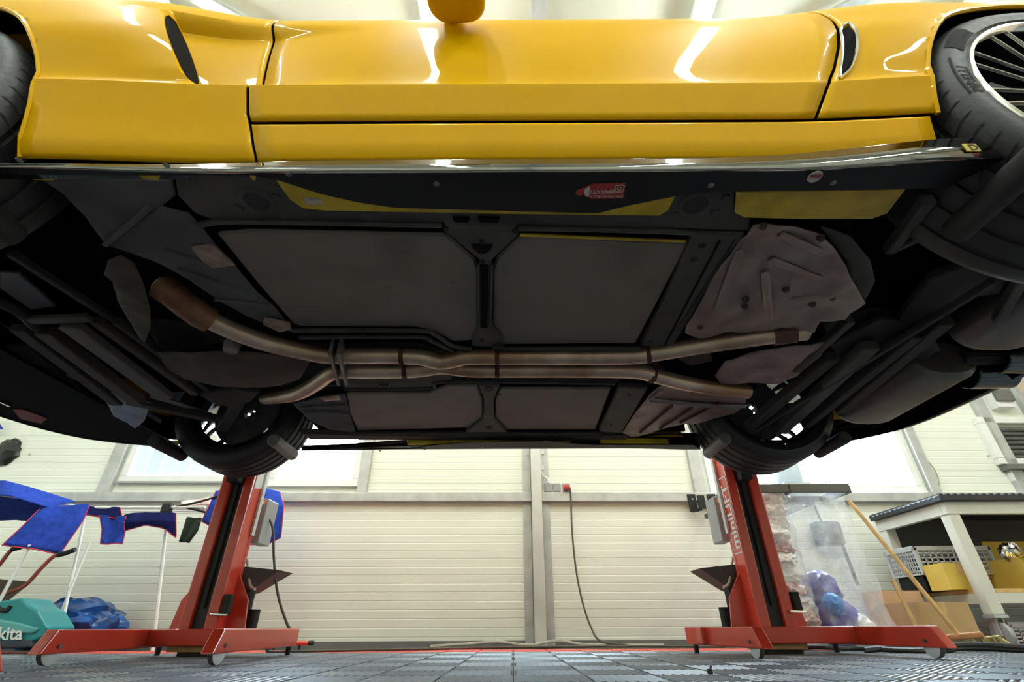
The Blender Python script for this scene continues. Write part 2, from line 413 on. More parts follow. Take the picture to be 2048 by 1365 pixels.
# ------------------------------------------------------------------ the car
YC = 1.585
CAR = thing('sports_car', 'yellow low sports car raised on red wheel lifts, seen from underneath', 'car', (0, YC, .79))
def interp(tab, z):
    if z <= tab[0][0]: return tab[0][1]
    for (a, b), (c, d) in zip(tab, tab[1:]):
        if z <= c: return b + (d - b) * (z - a) / (c - a)
    return tab[-1][1]
def hermite(tab, z):
    z = min(max(z, tab[0][0]), tab[-1][0]); n = len(tab)
    sl = [(tab[i+1][1] - tab[i][1]) / (tab[i+1][0] - tab[i][0]) for i in range(n - 1)]
    mm = [sl[0]] + [(sl[i] + sl[i-1]) / 2 for i in range(1, n - 1)] + [sl[-1]]
    for i in range(n - 1):
        if z <= tab[i+1][0]:
            h = tab[i+1][0] - tab[i][0]; t = (z - tab[i][0]) / h
            return (2*t**3 - 3*t*t + 1) * tab[i][1] + (t**3 - 2*t*t + t) * h * mm[i] + (-2*t**3 + 3*t*t) * tab[i+1][1] + (t**3 - t*t) * h * mm[i+1]
LOW = [(.985, .706), (.998, .695), (1.018, .683), (1.074, .6675), (1.080, .666), (1.168, .636)]
UP = [(1.168, .636), (1.178, .6410), (1.190, .6440), (1.210, .6450), (1.25, .6440), (1.30, .6430), (1.35, .6440), (1.40, .6472), (1.45, .6535), (1.50, .6640), (1.55, .6830), (1.585, .7080), (1.61, .742), (1.625, .790)]
FX, FZ, FR = -1.425, 1.110, .362
RX, RZ, RR = 1.300, 1.118, .360
def XV(z): return -.712 - .14 * (z - 1.165) / .275
def vwin(z): return sst(1.172, 1.215, z) * (1 - sst(1.43, 1.475, z))
def S(X, Z, step=0):
    y = interp(LOW, Z) if Z <= 1.168 else hermite(UP, Z)
    g = sst(.60, 1.06, abs(X))
    y -= g * (.016 + sst(1.15, 1.36, Z) * (.022 if X > 0 else .042))
    y += .20 * sst(1.62, 2.45, abs(X)) ** 1.5
    w = vwin(Z); xv = XV(Z)
    if w > 0 and X < -.2:
        if step == 1 or (step == 0 and X > xv): y += .040 * w * (1 - sst(xv, -.28, X))
        else: y -= .014 * w * sst(-1.06, xv, X)
    if X > .80 and 1.15 < Z < 1.45:      # shoulder behind the rear intake
        y -= .010 * sst(.78, .86, X) * sst(1.15, 1.25, Z) * (1 - sst(1.36, 1.45, Z))
    return y
gapF = lambda z: interp([(.98, -.556), (1.0, -.559), (1.067, -.577), (1.10, -.588), (1.165, -.596), (1.20, -.594), (1.235, -.596), (1.40, -.615), (1.559, -.64)], z)
gapR = lambda z: interp([(1.049, .662), (1.10, .687), (1.156, .714), (1.23, .756), (1.308, .789), (1.37, .808), (1.435, .82), (1.49, .815), (1.532, .798)], z)
def zrows(a, b):
    base = [.985, .998, 1.005, 1.018, 1.03, 1.05, 1.068, 1.074, 1.083, 1.10, 1.125, 1.15, 1.163, 1.168, 1.172, 1.18, 1.19, 1.205, 1.225] + [1.238 + .0125 * i for i in range(27)] + [1.58, 1.595, 1.61, 1.618, 1.625]
    return [a] + [z for z in base if a + .002 < z < b - .002] + [b]
def side_grid(rows, xcols, far=False, low=None):
    """xcols: list of (function z->X, step flag); rows of points"""
    out = []
    for z in rows:
        r = []
        for fx, st in xcols:
            X = fx(z); zz = z
            if low: zz = max(z, low(X))
            y = S(X, zz, st)
            r.append(V(X, 2 * YC - y if far else y, zz))
        out.append(r)
    return out
def cols(f0, f1, n, st=0): return [((lambda z, t=i / n: f0(z) + (f1(z) - f0(z)) * t), st) for i in range(n + 1)]
def archlow(cx, cz, r):
    def f(X):
        d = r * r - (X - cx) ** 2
        return cz + math.sqrt(d) if d > 0 else (cz if abs(X - cx) <= r + 1e-6 else 0)
    return f
for far in (False, True):
    # front fender: behind the wheel arch, over the arch and ahead of it
    m = MB()
    c1 = cols(lambda z: gapF(z) - .004, lambda z: XV(z) if 1.15 < z < 1.5 else XV(max(1.15, min(1.5, z))), 10, 1)
    c2 = cols(lambda z: XV(max(1.15, min(1.5, z))) - .006 - .021 * vwin(z), lambda z: FX + FR, 9, 2)
    m.grid(side_grid(zrows(.988, 1.625), c1 + c2, far))
    lowf = archlow(FX, FZ, FR)
    arcs = [((lambda z, X=FX + FR * math.cos(PI * i / 24): X), 2) for i in range(25)]
    m.grid(side_grid(zrows(FZ, 1.625), arcs, far, lowf))
    m.grid(side_grid(zrows(.99, 1.625), cols(lambda z: FX - FR, lambda z: -2.34, 8, 2), far))
    sk_ = MB(); sk_.v = [v + V(0, -.016 if far else .016, 0) for v in m.v]; sk_.f = list(m.f); sk_.build('inner_skin', bay, CAR)
    fen = sub(m.build('front_fender', yellow, CAR, smooth=True, merge=True, angle=28, solid=.005))
    lip = [V(FX + FR, 0, z) for z in (.99, 1.03, 1.07)] + [V(FX + FR * math.cos(PI * i / 24), 0, FZ + FR * math.sin(PI * i / 24)) for i in range(25)] + [V(FX - FR, 0, z) for z in (1.07, 1.03, .99)]
    lip = [V(p.x, (2 * YC - S(p.x, p.z, 2)) if far else S(p.x, p.z, 2), p.z) for p in lip]
    MB().tube(lip, .006, 6).build('arch_lip', yellow, fen, smooth=True)
    rows = [[], []]
    for i in range(17):
        z = 1.198 + (1.445 - 1.198) * i / 16; t = math.sin(PI * min(1, max(0, .04 + i / 16 * .92))) ** .45
        xo = XV(z) - .006 - .021 * vwin(z); ya, yb = S(XV(z), z, 1), S(xo, z, 2); mid = (ya + yb) / 2; xm = (XV(z) + xo) / 2
        for k, yy, xx in ((0, mid + (ya - mid) * t * .96, xm + (XV(z) - xm) * t * .96), (1, mid + (yb - mid) * t * .85, xm + (xo - xm) * t * .85)):
            rows[k].append(V(xx + .004, (2 * YC - yy + .003) if far else yy - .003, z))
    MB().grid(rows).build('vent_opening', bay, fen, solid=.002)
    # door
    m = MB(); m.grid(side_grid(zrows(1.082, 1.625), cols(lambda z: gapF(z) + .004, lambda z: gapR(z) - .004, 34, 1), far))
    door = sub(m.build('door', yellow, CAR, smooth=True, angle=28, solid=.005))
    # sill panel below the door
    m = MB(); m.grid(side_grid(zrows(.99, 1.072), cols(lambda z: gapF(z) + .003, lambda z: RX - RR - .02, 30), far))
    m.build('sill_panel', yellow, CAR, smooth=True, angle=28, solid=.005)
    # rear quarter
    m = MB(); m.grid(side_grid(zrows(1.082, 1.625), cols(lambda z: gapR(z) + .004, lambda z: RX - RR, 12), far))
    lowr = archlow(RX, RZ, RR)
    m.grid(side_grid(zrows(RZ, 1.625), [((lambda z, X=RX - RR * math.cos(PI * i / 24): X), 0) for i in range(25)], far, lowr))
    m.grid(side_grid(zrows(1.10, 1.625), cols(lambda z: RX + RR, lambda z: 2.06, 6), far))
    sk_ = MB(); sk_.v = [v + V(0, -.016 if far else .016, 0) for v in m.v]; sk_.f = list(m.f); sk_.build('inner_skin', bay, CAR)
    q = sub(m.build('rear_quarter', yellow, CAR, smooth=True, merge=True, angle=28, solid=.005))
    lip = [V(RX - RR, 0, z) for z in (1.08,)] + [V(RX - RR * math.cos(PI * i / 24), 0, RZ + RR * math.sin(PI * i / 24)) for i in range(25)] + [V(RX + RR, 0, z) for z in (1.07, .99)]
    lip = [V(p.x, (2 * YC - S(p.x, p.z)) if far else S(p.x, p.z), p.z) for p in lip]
    MB().tube(lip, .006, 6).build('arch_lip', yellow, q, smooth=True)
    # rear intake: silver rimmed crescent on the shoulder
    def cres(scale):
        A = [(1.186, .752), (1.22, .786), (1.26, .808), (1.30, .823), (1.345, .833), (1.385, .834)]
        B = [(1.372, .812), (1.33, .800), (1.29, .790), (1.25, .776), (1.215, .762)]
        pts = A + B; cz = sum(p[0] for p in pts) / len(pts); cx = sum(p[1] for p in pts) / len(pts)
        return [(cz + (z - cz) * scale, cx + (x - cx) * scale) for z, x in pts]
    fy = lambda x, z, d: (2 * YC - (S(x, z) - d)) if far else S(x, z) - d
    m = MB(); m.prism([V(x, fy(x, z, .004), z) for z, x in cres(.95)], V(0, .03 if not far else -.03, 0)); m.build('intake_opening', bay, q)
    ring = [V(x, fy(x, z, .006), z) for z, x in cres(1.02)]
    MB().tube(smoothpath(ring + ring[:1], 3)[:-1], .0035, 6, closed=True).build('intake_rim', chrome, q, smooth=True)
    # dark inner structure behind the panel gaps
    m = MB(); ys = .03
    for x0, x1 in ((-1.02, .91),):
        a = [V(x0, (2*YC - .74) if far else .74, 1.0), V(x1, (2*YC - .74) if far else .74, 1.0), V(x1, (2*YC - .74) if far else .74, 1.6), V(x0, (2*YC - .74) if far else .74, 1.6)]
        m.prism(a, V(0, -.02 if far else .02, 0))
    m.build('inner_sill', bay, CAR)

# side skirts, outline of the under-plate taken from the car's own plan
inner_px = [(-70, 342), (60, 350), (300, 351), (505, 351), (560, 362), (640, 388), (715, 405), (790, 416), (1000, 422), (1195, 427), (1260, 411), (1350, 393), (1420, 385), (1560, 382), (1750, 380), (1892, 376)]
inner = [AZ(x, y, .93) for x, y in inner_px]
sx = [-1.13 + (1.01 + 1.13) * i / 40 for i in range(41)]
def yo(X): return S(min(X, .93), .998) - .016 - .012 * sst(.55, .98, X)
def lipz(X): return .93 + .012 + .026 * sst(-1.1, -.3, X) + .030 * sst(.35, .95, X)
for far in (False, True):
    fl = (lambda p: V(p.x, 2 * YC - p.y, p.z)) if far else (lambda p: p)
    outer = [V(x, yo(x), .93) for x in sx]
    m = MB(); m.prism([fl(p) for p in outer + inner[::-1]], V(0, 0, .004))
    sk = sub(m.build('side_skirt', satin_black, CAR))
    m = MB(); m.grid([[fl(V(x, yo(x), .93)) for x in sx], [fl(V(x, yo(x) + .003, (.93 + lipz(x)) / 2)) for x in sx], [fl(V(x, yo(x) + .002, lipz(x))) for x in sx]])
    m.build('skirt_lip', black_chrome, sk, smooth=True, angle=60, solid=.004)
    m = MB(); m.grid([[fl(V(x, yo(x) + .001, lipz(x))) for x in sx], [fl(V(x, S(min(x, .93), .99) + .02, lipz(x) + .004)) for x in sx]])
    m.build('skirt_top', gloss_black, sk, solid=.003)
    for bx, by in ((38, 320), (333, 331), (577, 348), (873, 368), (1422, 371), (1667, 366)):
        p = AZ(bx, by, .93); m = MB()
        m.lathe([(.0001, -.004), (.0035, -.0035), (.0065, -.001), (.007, 0)], fl(p), 'Z', 10); m.build('bolt_head', steel_d, sk, smooth=True)
# stickers under the near skirt
def skirt_map(p0, pr, pu):
    ux, uy = (pr - p0), (pu - p0); ux.normalize(); uy.normalize()
    return lambda x, y: p0 + ux * x + uy * y
SK = [o for o in CAR.children if o.name.startswith('side_skirt')][0]
poly = [(1160, 378), (1186, 368), (1252, 366), (1247, 397), (1182, 398), (1168, 391)]
st = MB().prism([AZ(x, y, .9285) for x, y in poly], V(0, 0, .001)).build('paper_label', sticker_red, SK)
st['label'] = 'small torn red label with white lettering'
MB().prism([AZ(x, y, .928) for x, y in ((1166, 381), (1180, 372), (1178, 393), (1172, 394))], V(0, 0, .001)).build('label_tear', sticker_w, SK)
o = AZ(1229, 383.0, .9278); fn = skirt_map(o, AZ(1100, 383.0, .9278), AZ(1229.5, 400, .9278))
MB().text('#MAXTO', .0145, lambda x, y: fn(x, y - .0035)).build('label_print', sticker_w, SK)
o2 = AZ(1245, 391.5, .9278); fn2 = skirt_map(o2, AZ(1100, 391.5, .9278), AZ(1245.5, 400, .9278))
MB().text('JOIN THE GLOBAL C', .0078, fn2).build('label_print', sticker_w, SK)
m = MB(); o3 = AZ(1239, 377.5, .9277)
sq = [o3 + V(math.copysign(abs(math.cos(a)) ** .45, math.cos(a)) * .0095, math.copysign(abs(math.sin(a)) ** .45, math.sin(a)) * .0095, 0) for a in [2*PI*k/20 for k in range(20)]]
m.tube(sq, .0009, 5, closed=True); m.tube([o3 + V(math.cos(2*PI*k/16) * .0047, math.sin(2*PI*k/16) * .0047, 0) for k in range(16)], .0009, 5, closed=True)
m.build('label_icon', sticker_w, SK)
c = AZ(1160, 385, .928); MB().lathe([(.0001, -.001), (.009, -.001), (.0095, .0005)], c, 'Z', 18).build('label_seal', sticker_red, SK)
c = AZ(1630, 354, .928); MB().lathe([(.0001, -.001), (.0145, -.001), (.015, .001)], c, 'Z', 22).build('round_sticker', mat('silver_label', (.42, .41, .40), .4, .2), SK)
for k in (-1, 0, 1): MB().span(c + V(-.012, -.003 + k * .0035, -.0022), c + V(.012, -.0015 + k * .0035, -.0012)).build('sticker_line', sticker_red, SK)
p = V(.955, yo(.955) - .0035, .962); MB().span(p - V(.014, .001, .012), p + V(.014, .001, .012)).build('maker_badge', yellow_matt, SK)
MB().text('D', .026, lambda x, y: V(.948 + x, yo(.955) - .0052, .953 + y)).build('badge_print', black_m, SK)

# door mirror
m = MB(); mc = AY(912, -30, .56); bmi = bmesh.new(); bmesh.ops.create_icosphere(bmi, subdivisions=4, radius=1)
mv = []
for v in bmi.verts:
    c_ = v.co; sg_ = lambda a, e: math.copysign(abs(a) ** e, a)
    mv.append(mc + V(sg_(c_.x, .6) * .072 * (1 - .15 * c_.z), sg_(c_.y, .7) * .075, sg_(c_.z, .5) * .052))
m.add(mv, [tuple(x.index for x in f.verts) for f in bmi.faces]); bmi.free()
mir = sub(m.build('door_mirror', yellow, CAR, smooth=True))
MB().bar(mc + V(-.02, .05, .01), V(mc.x - .02, .76, 1.62), .05, .03).build('mirror_arm', yellow, mir, bevel=.005)

# upper body: bonnet, screen, roof, deck (above the beltline)
def deck(name, stations, m_):
    rows = []
    for X, zt, hw in stations:
        y0 = S(X, 1.625) if hw is None else YC - hw
        z0 = 1.625 if hw is None else zt - .05
        if hw is None: rows.append([V(X, y0 + (2*(YC - y0)) * t, 1.625 + (zt - 1.625) * (1 - (2*t - 1) ** 4)) for t in [k / 12 for k in range(13)]])
        else: rows.append([V(X, y0 + 2 * hw * t, z0 + (zt - z0) * (1 - (2*t - 1) ** 4)) for t in [k / 12 for k in range(13)]])
    return MB().grid(rows).build(name, m_, CAR, smooth=True, solid=.004)
deck('bonnet', [(-2.34, 1.50, None), (-2.1, 1.60, None), (-1.6, 1.70, None), (-1.0, 1.74, None), (-.60, 1.76, None)], yellow)
deck('windscreen', [(-.60, 1.76, None), (-.2, 1.90, .66), (.15, 1.99, .60)], glass_d)
deck('roof', [(.15, 1.99, .60), (.45, 2.01, .58), (.75, 1.98, .56)], yellow)
deck('rear_screen', [(.75, 1.98, .56), (1.1, 1.89, .58), (1.4, 1.80, .62), (1.6, 1.75, None)], glass_d)
deck('rear_deck', [(1.6, 1.75, None), (1.85, 1.74, None), (2.08, 1.70, None)], yellow)
for far in (False, True):
    f2 = (lambda p: V(p.x, 2*YC - p.y, p.z)) if far else (lambda p: p)
    MB().grid([[f2(V(x, S(x, 1.625), 1.62)) for x in (-.6, -.2, .15, .45, .75, 1.1, 1.4, 1.6)], [f2(V(x, YC - h, z)) for x, h, z in ((-.6, .82, 1.64), (-.2, .66, 1.85), (.15, .60, 1.94), (.45, .58, 1.96), (.75, .56, 1.93), (1.1, .58, 1.84), (1.4, .62, 1.75), (1.6, .78, 1.64))]]).build('side_window', glass_d, CAR, solid=.004)
# bumpers
def bumper(name, plan, z0, z1, m_, inset):
    rows = [[V(x - inset * .5 * (1 if x > 0 else -1), YC + (y - YC) * .97, z0) for x, y in plan], [V(x, y, z0 + .08) for x, y in plan], [V(x, y, (z0 + z1) / 2) for x, y in plan], [V(x - inset * (1 if x > 0 else -1), YC + (y - YC) * .96, z1) for x, y in plan]]
    return MB().grid(rows).build(name, m_, CAR, smooth=True, solid=.005)
pf = [(-1.80, S(-1.80, 1.1)), (-2.05, S(-2.05, 1.1)), (-2.24, .84), (-2.36, 1.10), (-2.42, 1.585), (-2.36, 2.07), (-2.24, 2.33), (-2.05, 2*YC - S(-2.05, 1.1)), (-1.80, 2*YC - S(-1.80, 1.1))]
pf = [(p.x, p.y) for p in smoothpath([V(x, y, 0) for x, y in pf], 4)]
bumper('front_bumper', pf, .985, 1.52, yellow, .12)
pr = [(1.67, S(1.67, 1.1)), (1.85, S(1.85, 1.1)), (2.02, .86), (2.07, 1.2), (2.08, 1.585), (2.07, 1.97), (2.02, 2.31), (1.85, 2*YC - S(1.85, 1.1)), (1.67, 2*YC - S(1.67, 1.1))]
pr = [(p.x, p.y) for p in smoothpath([V(x, y, 0) for x, y in pr], 4)]
rb = bumper('rear_bumper', pr, 1.10, 1.70, yellow, .02)
MB().span((-2.34, .84, 1.02), (-1.81, 2*YC - .84, 1.04)).build('front_belly_plate', bay, CAR)
MB().span((1.68, .84, 1.16), (2.04, 2*YC - .84, 1.18)).build('rear_belly_plate', bay, CAR)
rows = [[V(x + .01, y, .955) for x, y in pf], [V(x - .012, y, .962) for x, y in pf], [V(x - .004, y, .99) for x, y in pf]]
fs_ = sub(MB().grid(rows).build('front_splitter', gloss_black, CAR, smooth=True, solid=.006))
MB().prism([V(x, y, .958) for x, y in pf], V(0, 0, .006)).build('splitter_plate', bay, fs_)
rows = [[V(x - .05, y, .97) for x, y in pr], [V(x, y, .98) for x, y in pr], [V(x - .005, y, 1.12) for x, y in pr]]
MB().grid(rows).build('rear_valance', gloss_black, CAR, smooth=True, solid=.006)

# wheels
def wheel(cx, cz, R, W, rr, far, name):
    y0 = S(cx, 1.3) + .012
    d = 1
    if far: y0, d = 2 * YC - y0, -1
    o = sub(MB().lathe([(.05, d * .045), (.035, d * .03), (.0005, d * .028)], V(cx, y0, cz), 'Y', 16).build('wheel', rimblack, CAR, smooth=True))
    prof = [(rr - .005, W - .03), (rr + .02, W - .012), (R - .045, W - .004), (R - .018, W - .014), (R - .004, W - .035)]
    SW = [(R - .004, .035), (R - .010, .021), (R - .018, .013), (R - .030, .006), (rr + .030, .003), (rr + .018, .005), (rr + .010, .003), (rr + .004, .010)]
    n = 4; a, b = .045, W - .045
    for k in range(n, 0, -1):
        h = a + (b - a) * (k - .5) / n
        prof += [(R, h + .008), (R - .007, h + .005), (R - .007, h - .005), (R, h - .008)]
    prof += SW + [(rr - .005, .022)]
    t = MB().lathe([(r, d * h) for r, h in prof], V(cx, y0, cz), 'Y', 72).build('tyre', rubber, o, smooth=True, angle=50)
    MB().lathe([(rr + .004, d * .012), (rr, d * .004), (rr - .008, d * .003), (rr - .014, d * .010), (rr - .016, d * .030)], V(cx, y0, cz), 'Y', 64).build('rim_lip', chrome, o, smooth=True)
    MB().lathe([(rr - .016, d * .028), (rr - .03, d * .08), (rr - .035, d * (W - .05)), (rr - .004, d * (W - .02))], V(cx, y0, cz), 'Y', 48).build('rim_barrel', rimblack, o, smooth=True)
    for k in range(10):
        a = 2 * PI * k / 10 + .11
        for e in (-1, 1):
            ai, ao = a + e * .10, a + e * .105
            p = V(cx + .045 * math.cos(a + e * .35), y0 + d * .03, cz + .045 * math.sin(a + e * .35)); q_ = V(cx + (rr - .012) * math.cos(ao), y0 + d * .014, cz + (rr - .012) * math.sin(ao))
            MB().bar(p + V(0, d * .012, 0), q_ + V(0, d * .012, 0), .016, .020, (0, 1, 0)).build('spoke', rimblack, o)
            MB().bar(p, q_, .0045, .003, (0, 1, 0)).build('spoke_edge', chrome, o)
    MB().lathe([(.185, d * .10), (.185, d * .125), (.03, d * .125), (.03, d * .10), (.185, d * .10)], V(cx, y0, cz), 'Y', 32).build('brake_disc', steel_d, o, smooth=True)
    if not far:
        m = MB(); N = 54
        for k in range(N):
            a = 2 * PI * k / N; pts = []
            for h, rd, da in ((.010, R - .026, 0), (.022, R - .009, .005), (.040, R - .0015, .02), (.075, R + .0005, .075), (.105, R + .0005, .12)):
                aa = a + da * (1 if cx > 0 else -1); pts.append((h, rd + .0006, aa))
            rows = [[], []]
            for h, rd, aa in pts:
                for j, w in ((0, -.0055), (1, .0055)):
                    rows[j].append(V(cx + rd * math.cos(aa + w), y0 + d * (h - .0008), cz + rd * math.sin(aa + w)))
            m.grid(rows)
        m.build('tread_sipes', groove_m, o, kind='stuff')
        # raised sidewall lettering
        rm = rr + .014
        a0 = math.radians(186)
        fnm = lambda x, y: V(cx + (rm + y) * math.cos(a0 - x / rm), y0 + interp(SW[::-1], rm + y) - .0012, cz + (rm + y) * math.sin(a0 - x / rm))
        mm = MB(); mm.text('PIRELLI', .031, fnm); mm.build('sidewall_lettering', groove_m, o)
        mm = MB(); mm.grid([[fnm(x, .027) for x in [k * .0125 for k in range(11)]], [fnm(x, .032) for x in [k * .0125 for k in range(11)]]]); mm.build('sidewall_bar', groove_m, o)
        mm = MB(); mm.grid([[fnm(x, y_) for x in [.17 + k * .012 for k in range(9)]] for y_ in (-.002, .006, .014, .022, .030, .038)]); mm.build('sidewall_patch', groove_m, o)
    return o
wheel(FX, 1.115, .325, .275, .238, False, 'front'); wheel(RX, 1.130, .340, .325, .264, False, 'rear')
wheel(FX, 1.115, .325, .275, .238, True, 'front'); wheel(RX, 1.130, .340, .325, .264, True, 'rear')

# ---- underbody
MB().span((-1.03, .735, 1.02), (.90, 2*YC - .735, 1.06)).build('floor_pan', bay, CAR)
for nm, x0, x1, z in (('front_bay_light_block', -2.3, -1.03, 1.30), ('rear_bay_light_block', .90, 2.02, 1.32)):  # black sheets added above both bays to block light
    MB().span((x0, .80, z), (x1, 2*YC - .80, z + .03)).build(nm, bay, CAR)
for cx, r, x in ((FX, .35, 0), (RX, .35, 1)):
    for far in (0, 1):
        y0, y1 = (.70, 1.03) if not far else (2*YC - .70, 2*YC - 1.03)
        m = MB(); m.lathe([(r + .015, y0 + (.02 if not far else -.02)), (r + .015, y1), (.1, y1)], V(cx, 0, FZ), 'Y', 24, 0, PI); m.build('wheel_arch_liner', bay, CAR, smooth=True)
def plate(name, px, Z, th, m_, bevel=.003, parent=CAR):
    mb = MB().prism([AZ(x, y, Z) for x, y in px], V(0, 0, th)); return mb.build(name, m_, parent, bevel=bevel, seg=1)
def dented(name, px, Z, m_, amp=.012, freq=9., sink=.0, parent=CAR, cuts=5, dome=0.):
    bm = bmesh.new(); vs = [bm.verts.new(AZ(x, y, Z)) for x, y in px]; bm.faces.new(vs)
    bmesh.ops.triangulate(bm, faces=bm.faces)
    for _ in range(cuts):
        es = [e for e in bm.edges if e.calc_length() > .022]
        if not es: break
        bmesh.ops.subdivide_edges(bm, edges=es, cuts=1); bmesh.ops.triangulate(bm, faces=bm.faces)
    bm.verts.ensure_lookup_table()
    cx = sum((v.co for v in bm.verts), Vector()) / len(bm.verts); rad = max((v.co - cx).length for v in bm.verts)
    mb = MB(); out = []
    for v in bm.verts:
        p = v.co.copy(); n1 = noise.noise(p * freq); n2 = noise.noise(p * freq * 2.3 + Vector((4, 1, 2)))
        p.z += amp * (n1 + .5 * n2) - dome * (1 - ((p - cx).length / rad) ** 2); out.append(p)
    fs = [tuple(x.index for x in f.verts) for f in bm.faces]; bm.free()
    return mb.add(out, fs).build(name, m_, parent, smooth=True, angle=40, solid=.004)
def pbar(name, a, b, Z, w, h, m_, Zb=None, parent=CAR, bevel=.004):
    return MB().bar(AZ(*a, Z), AZ(*b, Zb or Z), w, h).build(name, m_, parent, bevel=bevel, seg=1)
def ptube(name, px, r, m_, parent=CAR, n=10, sm=5):
    pts = [AZ(x, y, z) for x, y, z in px]; return MB().tube(smoothpath(pts, sm) if sm else pts, r, n).build(name, m_, parent, smooth=True)

plate('sill_rail', [(350, 352), (355, 392), (390, 428), (430, 442), (880, 446), (1040, 450), (1500, 462), (1500, 438), (1470, 420), (1470, 380), (1350, 380), (1000, 405), (700, 385), (510, 350)], .958, .03, under)
plate('sill_rail', [(600, 868), (705, 872), (1180, 874), (1260, 872), (1250, 882), (1180, 884), (620, 880)], .958, .03, under)
plate('yellow_sill_edge', [(548, 356), (600, 372), (700, 398), (790, 414), (1195, 424), (1352, 390), (1336, 422), (1318, 432), (1100, 430), (650, 422), (605, 417), (580, 400)], .952, .004, yellow_matt, .001)
plate('yellow_sill_panel', [(1474, 384), (1814, 378), (1776, 428), (1742, 440), (1600, 440), (1490, 437), (1470, 428)], .948, .012, yellow_matt, .003)
plate('yellow_tab', [(62, 351), (109, 351), (107, 361), (66, 360)], .950, .004, yellow_matt, 0)
plate('yellow_tab', [(276, 350), (322, 350), (316, 361), (285, 358)], .950, .004, yellow_matt, 0)
plate('yellow_tab', [(499, 350), (512, 352), (510, 362), (502, 358)], .950, .004, yellow_matt, 0)
for a, b in (((815, 884), (905, 886)), ((905, 884), (1140, 886)), ((1200, 883), (1335, 885))):
    MB().bar(AZ(*a, .955), AZ(*b, .955), .035, .03).build('yellow_sill_edge', yellow_matt, CAR, bevel=.004)
p1 = plate('floor_panel', [(432, 468), (500, 462), (892, 470), (950, 520), (957, 540), (957, 655), (945, 682), (905, 684), (868, 664), (830, 655), (600, 654), (585, 648), (520, 575)], .968, .015, panel_m, .006)
p2 = plate('floor_panel', [(1035, 478), (1060, 472), (1378, 487), (1272, 688), (1004, 690), (990, 670), (986, 650), (985, 540), (995, 515)], .968, .015, panel_m, .006)
p3 = plate('floor_panel', [(692, 788), (860, 786), (895, 772), (955, 772), (966, 800), (966, 838), (945, 856), (715, 862), (700, 830)], .968, .015, panel_m, .006)
p4 = plate('floor_panel', [(1000, 778), (1222, 778), (1192, 860), (1012, 860), (990, 840), (990, 800)], .968, .015, panel_m, .006)
for t in (p1, p2, p3, p4): sub(t)
cm = sub(plate('crossmember', [(886, 444), (1036, 450), (1036, 474), (984, 522), (982, 650), (1004, 676), (1004, 696), (944, 694), (944, 676), (960, 650), (958, 522), (892, 468)], .952, .03, under, .006))
plate('crossmember_slot', [(942, 489), (986, 489), (984, 496), (972, 508), (958, 508), (946, 498)], .9505, .004, bay, 0, cm)
pbar('crossmember_rib', (969, 530), (968, 655), .951, .022, .006, bay, parent=cm, bevel=0)
pbar('crossmember_rib', (956, 530), (958, 655), .949, .006, .010, under, parent=cm, bevel=0)
pbar('crossmember_rib', (984, 530), (981, 655), .949, .006, .010, under, parent=cm, bevel=0)
cm2 = sub(plate('crossmember', [(956, 770), (1000, 772), (988, 800), (988, 838), (1015, 866), (930, 866), (967, 838), (968, 800)], .952, .03, under, .006))
for px_, py_ in ((978, 778), (978, 856)): MB().lathe([(.004, -.001), (.016, -.003), (.018, .001)], AZ(px_, py_, .951), 'Z', 14).build('drain_boss', under_d, cm2, smooth=True)
# frame lips around the panels
for nm, pth in (('frame_lip', [(398, 452), (420, 446), (500, 443), (884, 450)]), ('frame_lip', [(1036, 456), (1250, 460), (1395, 466)]), ('frame_lip', [(585, 662), (830, 662), (870, 670), (905, 692), (944, 698)]), ('frame_lip', [(1004, 698), (1280, 697)]),
                ('frame_lip', [(600, 676), (826, 674), (866, 684), (904, 702)]), ('frame_lip', [(690, 779), (858, 777), (898, 764), (1230, 768)]), ('frame_lip', [(700, 868), (930, 868), (1200, 868)])):
    ptube(nm, [(x, y, .955) for x, y in pth], .008, under, n=6)
pbar('seam_strip', (1040, 470), (1370, 483), .960, .008, .004, yellow_matt, bevel=0)
plate('frame_rail', [(1388, 466), (1492, 468), (1345, 696), (1282, 694), (1340, 580)], .955, .03, under, .006)
plate('frame_rail', [(1240, 776), (1296, 778), (1244, 868), (1198, 864)], .955, .03, under, .006)
pbar('rail_groove', (1440, 480), (1330, 690), .9545, .006, .004, bay, bevel=0)
for px_, py_, r in ((1404, 492, .010), (1388, 520, .012), (1300, 684, .010), (1222, 850, .008), (1258, 790, .008), (1000, 790, .006)):
    MB().lathe([(.003, 0), (r * .7, -.002), (r, .0)], AZ(px_, py_, .954), 'Z', 12).build('plug', under_d, CAR, smooth=True)
# jacking holes in the near sill rail
for px_, py_ in ((515, 403), (1390, 409)):
    h = sub(MB().lathe([(.026, .001), (.030, -.005), (.036, -.003), (.040, .002)], AZ(px_, py_, .957), 'Z', 24).build('jacking_ring', under, CAR, smooth=True))
    MB().lathe([(.0001, 0), (.026, 0), (.027, .01)], AZ(px_, py_, .955), 'Z', 24).build('jacking_hole', black_m, h)
for px_, py_ in ((477, 416), (552, 393), (1350, 430), (1452, 395), (1430, 425)):
    MB().lathe([(.0001, -.004), (.008, -.004), (.010, .001)], AZ(px_, py_, .957), 'Z', 10).build('bolt_head', under, CAR)
plate('scuffed_sticker', [(605, 396), (642, 398), (646, 410), (612, 410)], .9505, .002, mat('scuffed_paper', (.40, .36, .30), .8, var=.5, scale=50), 0)
